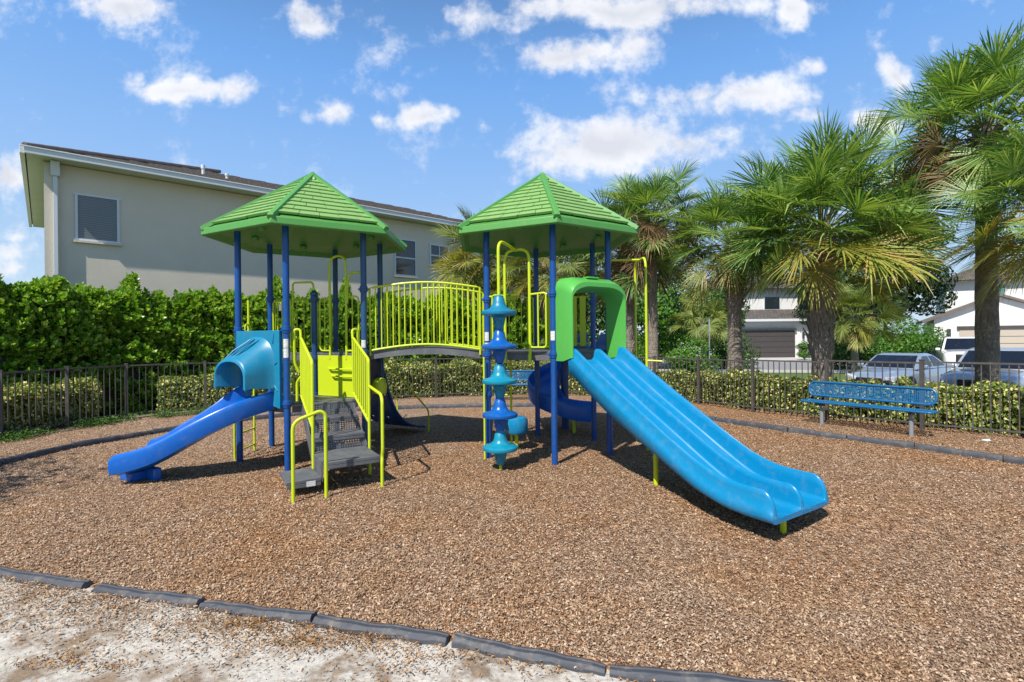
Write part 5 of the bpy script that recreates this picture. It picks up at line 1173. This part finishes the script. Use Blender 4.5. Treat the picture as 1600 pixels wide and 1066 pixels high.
def house_gable():
    z0 = -.38; root = empty('white_house', (38.6, 45.0, z0), 'white house with a gabled garage and tan door at the right border', 'house', None)
    mb = MB(); mb.box((42.9, 49.0, z0 + 1.7), (8.6, 8.0, 3.4))
    mb.add([(38.6, 45.02, z0 + 3.4), (47.2, 45.02, z0 + 3.4), (42.9, 45.02, z0 + 5.15), (38.6, 51, z0 + 3.4), (47.2, 51, z0 + 3.4), (42.9, 51, z0 + 5.15)], [(0, 1, 2), (5, 4, 3)])
    mb.box((49.5, 54.0, z0 + 3.55), (19.0, 7.0, 7.1)); mb.build('wall', 'stucco_white', root, smooth=0)
    for sgn in (-1, 1):
        e0 = Vector((42.9 + sgn * 5.15, 44.6, z0 + 3.22)); r0 = Vector((42.9, 44.6, z0 + 5.42)); L_ = Vector((0, 6.2, 0)); th = Vector((0, 0, -.22))
        mb = MB(); mb.add([e0, r0, r0 + L_, e0 + L_, e0 + th, r0 + th, r0 + L_ + th, e0 + L_ + th], [(0, 1, 2, 3), (7, 6, 5, 4), (0, 4, 5, 1), (2, 6, 7, 3), (0, 3, 7, 4), (1, 5, 6, 2)]); mb.build('gable_roof', 'terra', root, smooth=0)
    mb = MB(); mb.box((43.1, 44.96, z0 + 1.2), (5.6, .06, 2.4)); d = mb.build('garage_door', 'tan_door', root, smooth=0)
    mb = MB()
    for i in range(1, 4): mb.box((43.1, 44.925, z0 + .6 * i), (5.6, .02, .03))
    mb.build('door_groove', 'dark_grey', d, smooth=0)
    mb = MB(); mb.box((43.1, 44.93, z0 + 2.55), (5.9, .12, .3)); mb.build('lintel', 'brown_door', root, smooth=0)
    mb = MB(); mb.box((39.6, 44.9, z0 + 2.1), (.26, .16, .75)); mb.build('wall_lamp', 'dark_grey', root, smooth=0)
    for xx, w in ((43.4, 1.6), (48.2, 1.8)):
        mb = MB(); mb.box((xx, 50.47, z0 + 6.05), (w + .2, .06, 1.3)); f_ = mb.build('window', 'white_trim', root, smooth=0)
        mb = MB(); mb.box((xx, 50.43, z0 + 6.05), (w, .03, 1.15)); mb.build('pane', 'shutter_teal', f_, smooth=0)
    mb = MB(); zt2 = z0 + 7.1; mb.add([(39.2, 49.7, zt2), (60, 49.7, zt2), (60, 58.3, zt2), (39.2, 58.3, zt2), (43.5, 54, zt2 + 1.9), (56, 54, zt2 + 1.9)], [(0, 1, 5, 4), (1, 2, 5), (2, 3, 4, 5), (3, 0, 4), (3, 2, 1, 0)]); mb.build('main_roof', 'roof_tile', root, smooth=0, uvs=lambda v: (v.x, v.y))
house_gable()
for o_ in bpy.data.objects:
    if o_.get('label', '').startswith('white two storey house'): o_.location.x += 1.3
    if o_.get('label', '').startswith('white house with a gabled'): o_.rotation_euler = (0, 0, R(-34)); o_.location = (37.8, 45.7, -.38)

# ============================================================ CARS
def interp(keys, x):
    for (a_, *va), (b1, *vb) in zip(keys[:-1], keys[1:]):
        if x <= b1:
            t = (x - a_) / (b1 - a_); t = t * t * (3 - 2 * t) if False else t
            return [p + (q - p) * t for p, q in zip(va, vb)]
    return list(keys[-1][1:])
def car(name, loc, heading, label, cat, paint, L=4.8, W=1.85, Hh=1.45, hood=.95, belt=.98, kind='sedan', group='parked vehicles beyond the hedge'):
    root = empty(name, loc, label, cat, group, heading); hl = L / 2; hw = W / 2; gc = .20 if kind == 'sedan' else .26
    # lower body: (x, top height, half width, underside)
    if kind == 'sedan': K = [(-hl, belt - .25, hw * .80, gc + .15), (-hl + .12, belt - .02, hw * .92, gc + .05), (-hl * .55, belt + .02, hw, gc), (0, belt, hw, gc), (hl * .30, belt - .02, hw, gc), (hl * .42, hood, hw * .99, gc), (hl * .80, hood - .13, hw * .94, gc), (hl - .10, hood - .26, hw * .86, gc + .03), (hl, hood - .42, hw * .74, gc + .10)]
    else: K = [(-hl, belt - .15, hw * .88, gc + .15), (-hl + .10, belt, hw * .97, gc + .05), (0, belt, hw, gc), (hl * .34, belt - .02, hw, gc), (hl * .44, hood + .02, hw * .99, gc), (hl * .86, hood - .05, hw * .96, gc), (hl - .06, hood - .13, hw * .90, gc + .04), (hl, hood - .26, hw * .84, gc + .12)]
    mb = MB(); rings = []
    for i in range(41):
        x = -hl + L * i / 40; zt_, w, zu = interp(K, x); sh = zt_ - .10
        half = [(w * .86, zu), (w * .985, zu + .10), (w, zu + .3), (w * .985, sh - .05), (w * .95, sh + .02), (w * .86, zt_ - .02), (w * .55, zt_ + .018), (0, zt_ + .03)]
        rings.append([Vector((x, -a_, b1)) for a_, b1 in half[:-1]] + [Vector((x, 0, half[-1][1]))] + [Vector((x, a_, b1)) for a_, b1 in half[:-1][::-1]])
    mb.loft(rings); mb.local = True; body = mb.build('body', paint, root, smooth=50, bevel=0)
    # cabin
    if kind == 'sedan': cb = [(-hl * .78, -hl * .34), (hl * .42, hl * .08)]
    elif kind == 'suv': cb = [(-hl * .97, -hl * .82), (hl * .44, hl * .16)]
    else: cb = [(-hl * .25, -hl * .18), (hl * .44, hl * .20)]
    (rb, rt), (fb, ft) = cb; wb = hw * .93; wt = hw * .74; zb_ = belt - .03; zt_ = Hh
    def ring(x0, x1, s):  # s height fraction
        z = zb_ + (zt_ - zb_) * s; return z
    def cab(s):  # outline rectangle at height s
        e = s ** 1.1; return (rb + (rt - rb) * e, fb + (ft - fb) * e, wb + (wt - wb) * e, zb_ + (zt_ - zb_) * s)
    mb = MB(); rings = []
    for s in (0, .3, .6, .85, .95, 1.0):
        r_, f_, w_, z_ = cab(s); k_ = 0 if s < .9 else (.03 if s < 1 else .12); pts = []
        for q in range(9): # front edge, slightly bowed
            yy = -1 + 2 * q / 8; pts.append(Vector((f_ - k_ - .10 * yy * yy * (1), yy * (w_ - k_ * .6), z_ + (.02 if s == 1 else 0))))
        for q in range(9):
            yy = 1 - 2 * q / 8; pts.append(Vector((r_ + k_ + .08 * yy * yy, yy * (w_ - k_ * .6), z_ + (.02 if s == 1 else 0))))
        rings.append(pts)
    mb.loft(rings); mb.local = True; mb.build('cabin', paint, root, smooth=50)
    # panes set just proud of the cabin
    def surf(s, side, u):
        r_, f_, w_, z_ = cab(s)
        if side == 'f': return Vector((f_ - .10 * u * u + .012, u * w_, z_ + .004))
        if side == 'r': return Vector((r_ + .08 * u * u - .012, u * w_, z_ + .004))
        xx = (r_ + .08) + (f_ - .10 - r_ - .08) * u; return Vector((xx, w_ * (1.012) * (1 if side == 'L' else -1), z_))
    for side, nm in (('f', 'windshield'), ('r', 'rear_window')):
        mb = MB(); vs = [surf(.10 + .80 * i / 4, side, (-.90 + 1.80 * j / 8)) for i in range(5) for j in range(9)]; mb.add(vs, [(i * 9 + j, i * 9 + j + 1, (i + 1) * 9 + j + 1, (i + 1) * 9 + j) for i in range(4) for j in range(8)]); mb.local = True; mb.build(nm, 'car_glass', root, smooth=60, fix=False)
    for side in 'LR':
        for (u0, u1) in (((.06, .46), (.50, .93)) if kind != 'suv' else ((.05, .30), (.33, .62), (.65, .94))):
            mb = MB(); vs = [surf(.14, side, u0 + .01), surf(.14, side, u1), surf(.86, side, u1 - .03), surf(.86, side, u0 + .03)]; mb.add(vs, [(0, 1, 2, 3)]); mb.local = True; mb.build('side_window', 'car_glass', root, fix=False)
    # wheels
    wr = .34 if kind == 'sedan' else (.37 if kind == 'suv' else .42)
    for sx in (-.60, .62):
        for sy in (-1, 1):
            c_ = Vector((hl * sx, sy * (hw - .10), wr)); mb = MB(); mb.tube([c_ + Vector((0, -.115, 0)), c_ + Vector((0, -.10, 0)), c_ + Vector((0, .10, 0)), c_ + Vector((0, .115, 0))], wr, 28); mb.local = True; wh = mb.build('wheel', 'black_rubber', root, smooth=40)
            mb = MB(); y_ = c_.y + sy * .118; mb.tube([Vector((c_.x, y_ - sy * .02, wr)), Vector((c_.x, y_, wr))], wr * .62, 24)
            mb.local = True; rm = mb.build('rim', 'chrome', wh, smooth=40); 
            mb = MB(); mb.tube([Vector((c_.x, c_.y + sy * .05, wr)), Vector((c_.x, sy * (hw + .004), wr))], wr * 1.13, 24); mb.local = True; mb.build('wheel_arch', 'black_rubber', body, smooth=40)
    zt_f, wf, _ = interp(K, hl - .06); gz = (hood - .36) if kind == 'sedan' else hood - .38; gh = .13 if kind == 'sedan' else (.17 if kind == 'suv' else .26)
    mb = MB(); mb.box((hl - .005, 0, gz), (.06, W * (.44 if kind != 'truck' else .50), gh * 2 * .85)); mb.local = True; gr = mb.build('grille', 'black_rubber', root, smooth=0, bevel=.03)
    mb = MB()
    for q in range(4): mb.box((hl + .028, 0, gz - gh * .6 + gh * 1.2 * q / 3), (.012, W * .40, .014))
    mb.local = True; mb.build('grille_bar', 'chrome', gr, smooth=0)
    mb = MB(); mb.box((hl - .02, 0, gc + .10), (.07, W * .62, .12)); mb.local = True; mb.build('bumper_intake', 'black_rubber', root, smooth=0, bevel=.02)
    for sy in (-1, 1):
        mb = MB(); hz_ = (hood - .26) if kind == 'sedan' else hood - .24
        mb.slab(Vector((hl - .06, sy * W * .25, hz_ - .02)), Vector((hl - .30, sy * W * .445, hz_ + .05)), Z * (.055 if kind == 'sedan' else .075), Vector((.075, sy * .03, 0))); mb.local = True; mb.build('headlight', 'lamp_glass', root, smooth=0, bevel=.02)
        mb = MB(); r_, f_, w_, z_ = cab(.05); mb.box((f_ - .28, sy * (w_ + .14), belt + .06), (.10, .20, .13)); mb.local = True; mb.build('side_mirror', paint, root, smooth=0, bevel=.03)
    if kind == 'truck':
        mb = MB(); mb.box((hl - .04, 0, .55), (.14, W * .92, .16)); mb.local = True; mb.build('bumper', 'chrome', root, smooth=0, bevel=.03)
    return root
def Dp(px, py, d, z): u, w = uvw(px, py); return Vector((u * d, d, z))
car('parked_sedan', Dp(1406, 570, 18.6, -.372), math.atan2(-.52, -.85), 'silver blue sedan, leftmost of the vehicles parked beyond the hedge', 'car', 'paint_silver_blue', 4.7, 1.82, 1.42, .92, .95, 'sedan')
car('parked_suv', Dp(1562, 570, 15.9, -.372), math.atan2(-.56, -.83), 'silver crossover with a dark grille behind the trunk of the tallest palm', 'car', 'paint_silver', 4.7, 1.88, 1.66, 1.04, 1.06, 'suv')
car('pickup_truck', Dp(1505, 550, 26.5, -.372), math.atan2(-.80, -.60), 'white pickup truck parked in front of the tan garage door', 'truck', 'paint_white', 5.6, 2.0, 1.93, 1.28, 1.26, 'truck')
# ============================================================ SMALL THINGS ACROSS THE LAWN
p = Vector((10.45, 28, -.38)); hy = empty('fire_hydrant', p, 'yellow fire hydrant by the street beside the sign post', 'hydrant')
mb = MB(); mb.lathe([(.16, 0), (.16, .05), (.11, .06), (.11, .48), (.15, .50), (.15, .54), (.12, .56), (.09, .66), (.04, .70), (.03, .76)], p, 18); bd = mb.build('barrel', 'hydrant_yellow', hy)
for s in (-1, 1): mb = MB(); mb.tube([p + Vector((0, 0, .40)), p + Vector((s * .19, 0, .40))], .05, 10); mb.tube([p + Vector((s * .17, 0, .40)), p + Vector((s * .21, 0, .40))], .065, 10); mb.build('hose_nozzle', 'hydrant_yellow', hy)
p = Vector((10.05, 26, -.38)); sg = empty('street_sign', p, 'thin galvanized post with a pale blue sign seen almost edge on', 'sign')
mb = MB(); mb.tube([p - Z * .2, p + Z * 3.0], .035, 10); mb.build('sign_pole', 'gal_steel', sg)
mb = MB(); mb.slab(p + Vector((0, -.05, 2.35)), p + Vector((0, -.05, 3.0)), Vector((.10, .28, 0)), Vector((.008, -.004, 0))); mb.build('sign_plate', 'sign_blue', sg, smooth=0)
p = Vector((25.6, 31.2, -.38)); bn = empty('wheeled_bin', p, 'dark green wheeled bin standing by the shrubs left of the pickup truck', 'bin')
mb = MB(); mb.loft([[p + Vector((x * w, y * w, z)) for x, y in ((-.3, -.35), (.3, -.35), (.3, .35), (-.3, .35))] for z, w in ((.05, .8), (1.0, 1.0))]); mb.build('bin_body', 'bin_green', bn, smooth=0, bevel=.03)
mb = MB(); mb.slab(p + Vector((0, -.38, 1.06)), p + Vector((0, .38, 1.06)), Vector((.33, 0, 0)), Z * .04); mb.build('lid', 'bin_green', bn, smooth=0, bevel=.02)
for s in (-1, 1): mb = MB(); mb.tube([p + Vector((s * .26, .3, .1)), p + Vector((s * .32, .3, .1))], .1, 14); mb.build('wheel', 'black_rubber', bn)
# crumpled litter by the fence at the right
q = G(1541, 690); rs = np.random.default_rng(3); bm = bmesh.new(); bmesh.ops.create_icosphere(bm, subdivisions=2, radius=.045)
for v in bm.verts: v.co = Vector((v.co.x * 1.6, v.co.y, v.co.z * .5)) * (1 + .35 * mnoise.noise(v.co * 40)) + q + Z * .02
me = bpy.data.meshes.new('paper_scrap'); bm.to_mesh(me); bm.free(); me.materials.append(MATS['sticker']); o = bpy.data.objects.new('paper_scrap', me); COL.objects.link(o); props(o, 'crumpled white paper scrap at the foot of the fence, right of the bench', 'litter')
